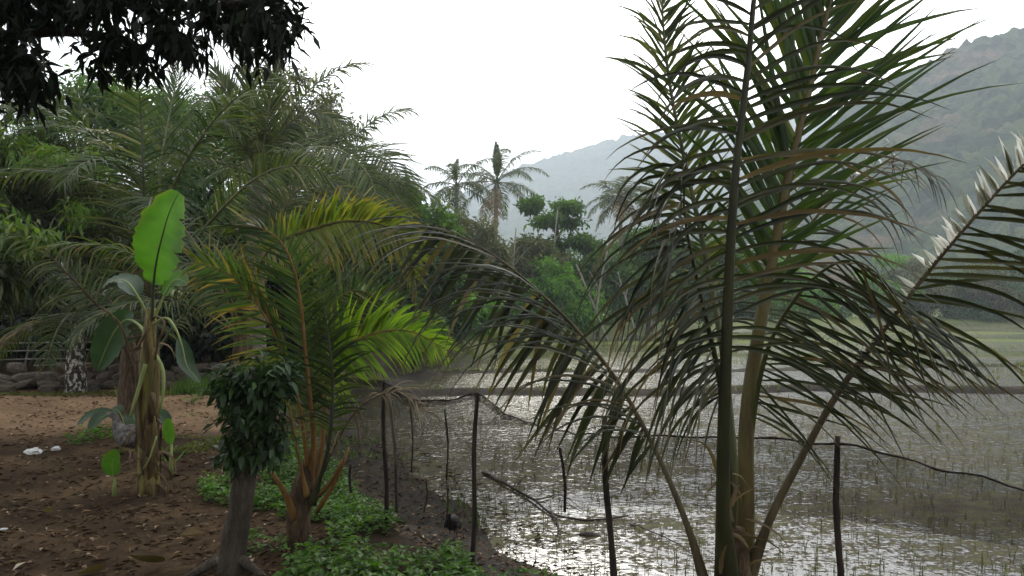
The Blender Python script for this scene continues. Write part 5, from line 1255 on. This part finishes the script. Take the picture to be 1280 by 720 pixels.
# rice seedlings planted in loose rows in the near paddy
pts = []
for yy in np.arange(4.8, 20, .19):
    for xx in np.arange(-3.5, 14, .16):
        pts.append((xx + r.normal() * .05, yy + r.normal() * .05))
pts = np.array(pts); pts = pts[(bank_dist(pts[:, 0], pts[:, 1]) > .75) & (np.abs(pts[:, 0]) < pts[:, 1] * .75) & (vnoise(pts[:, 0], pts[:, 1], .5, 21) > -.6) & (r.random(len(pts)) < np.clip(1.25 - pts[:, 1] * .07, .25, .8))]
tufts('rice_seedlings', M['rice'], pts, WATER - .02, .16, .006, 4, 6)
# second paddy and further: seedlings thicker and greener
n = 9000; y_ = 20 + 40 * r.random(n) ** .8; x_ = (r.random(n) * 1.5 - .75) * y_; xy = np.column_stack([x_, y_]); xy = xy[(bank_dist(x_, y_) > .8) & (vnoise(x_, y_, .22, 31) > .02)]
tufts('rice_seedlings', M['grass'], xy, WATER - .02, .18, .02, 3, 7)
# grass on the bunds
gp = []
for pts_, hgt, wd in BUNDS:
    for (a, b_) in zip(pts_[:-1], pts_[1:]):
        L_ = math.hypot(b_[0] - a[0], b_[1] - a[1]); k = int(L_ * 60 / (1 + a[1] / 40))
        tt = r.random(k); gp.append(np.column_stack([a[0] + (b_[0] - a[0]) * tt + r.normal(size=k) * wd * .4, a[1] + (b_[1] - a[1]) * tt + r.normal(size=k) * wd * .45]))
gp = np.concatenate(gp); gp = gp[(vnoise(gp[:, 0], gp[:, 1], .35, 41) > -.05) & (bank_dist(gp[:, 0], gp[:, 1]) > .3)]
tufts('bund_grass', M['grass'], gp, WATER + .03, .16, .02, 4, 8)
# dry sticks and stubble at the mud margin
n = 2500; y_ = 4.8 + 8 * r.random(n); x_ = -3 + 5.5 * r.random(n); xy = np.column_stack([x_, y_]); dd = bank_dist(x_, y_); xy = xy[(dd > .5) & (dd < 2.2)]
flat_scatter('mud_debris', M['litter'], xy, .12, .01, .01, 9, up=.1, zfun=WATER + .015)

n = 9000; y_ = 4.6 + 9 * r.random(n); x_ = -4.5 + 7 * r.random(n); xy = np.column_stack([x_, y_]); dd = bank_dist(x_, y_); xy = xy[(dd > -.1) & (dd < 1.9)]
flat_scatter('mud_debris', M['litter'], xy, .07, .03, .02, 19, up=.25)
n = 2600; y_ = 4.6 + 9 * r.random(n); x_ = -4.5 + 7 * r.random(n); xy = np.column_stack([x_, y_]); dd = bank_dist(x_, y_); k_ok = (dd > 0) & (dd < 1.9) & (vnoise(x_, y_, 1.3, 61) > .0); xy = xy[k_ok]
tufts('mud_weeds', M['leaf_weed'], xy, height(xy[:, 0], xy[:, 1]), .10, .008, 4, 11, lean=.9)
# tall grass along the far left bank
n = 9000; y_ = 10.5 + 20 * r.random(n); y_ = np.maximum(y_, 14 + 3 * r.random(n)); x_ = np.interp(y_, [8.6, 10, 12.5, 15, 19, 24, 31], [-1.95, -2.75, -3.7, -4.6, -5.2, -4.4, -2.6]) - .1 - 1.6 * r.random(n) ** 1.6
xy = np.column_stack([x_, y_]); xy = xy[vnoise(x_, y_, .7, 51) > -.3]
n = 30000; y_ = 13 + 30 * r.random(n); x_ = -9 + 12 * r.random(n); dd = bank_dist(x_, y_); xy2 = np.column_stack([x_, y_])[(dd > -2.5) & (dd < .9) & (vnoise(x_, y_, .8, 71) > -.15)]
tufts('bank_grass', M['grass'], xy2, height(xy2[:, 0], xy2[:, 1]) - .02, .22, .016, 4, 12, lean=.9)
tufts('bank_grass', M['leaf_far'], xy, height(xy[:, 0], xy[:, 1]) - .02, .28, .014, 5, 10, lean=.7)

# ---------------------------------------------------------------- haze
m, t = nodes('haze')
pv = N(t, 'VolumePrincipled'); pv.inputs['Color'].default_value = (.80, .89, 1.0, 1); pv.inputs['Density'].default_value = .00075; pv.inputs['Anisotropy'].default_value = .25
o = N(t, 'OutputMaterial'); t.links.new(pv.outputs[0], o.inputs['Volume'])
v8 = [(x_, y_, z_) for z_ in (-20, 440) for (x_, y_) in ((-3200, -100), (3200, -100), (3200, 3400), (-3200, 3400))]
me = bpy.data.meshes.new('haze'); me.from_pydata(v8, [], [(3, 2, 1, 0), (4, 5, 6, 7), (0, 1, 5, 4), (1, 2, 6, 5), (2, 3, 7, 6), (3, 0, 4, 7)]); me.materials.append(m)
hzb = link('haze', me); hzb['kind'] = 'stuff'
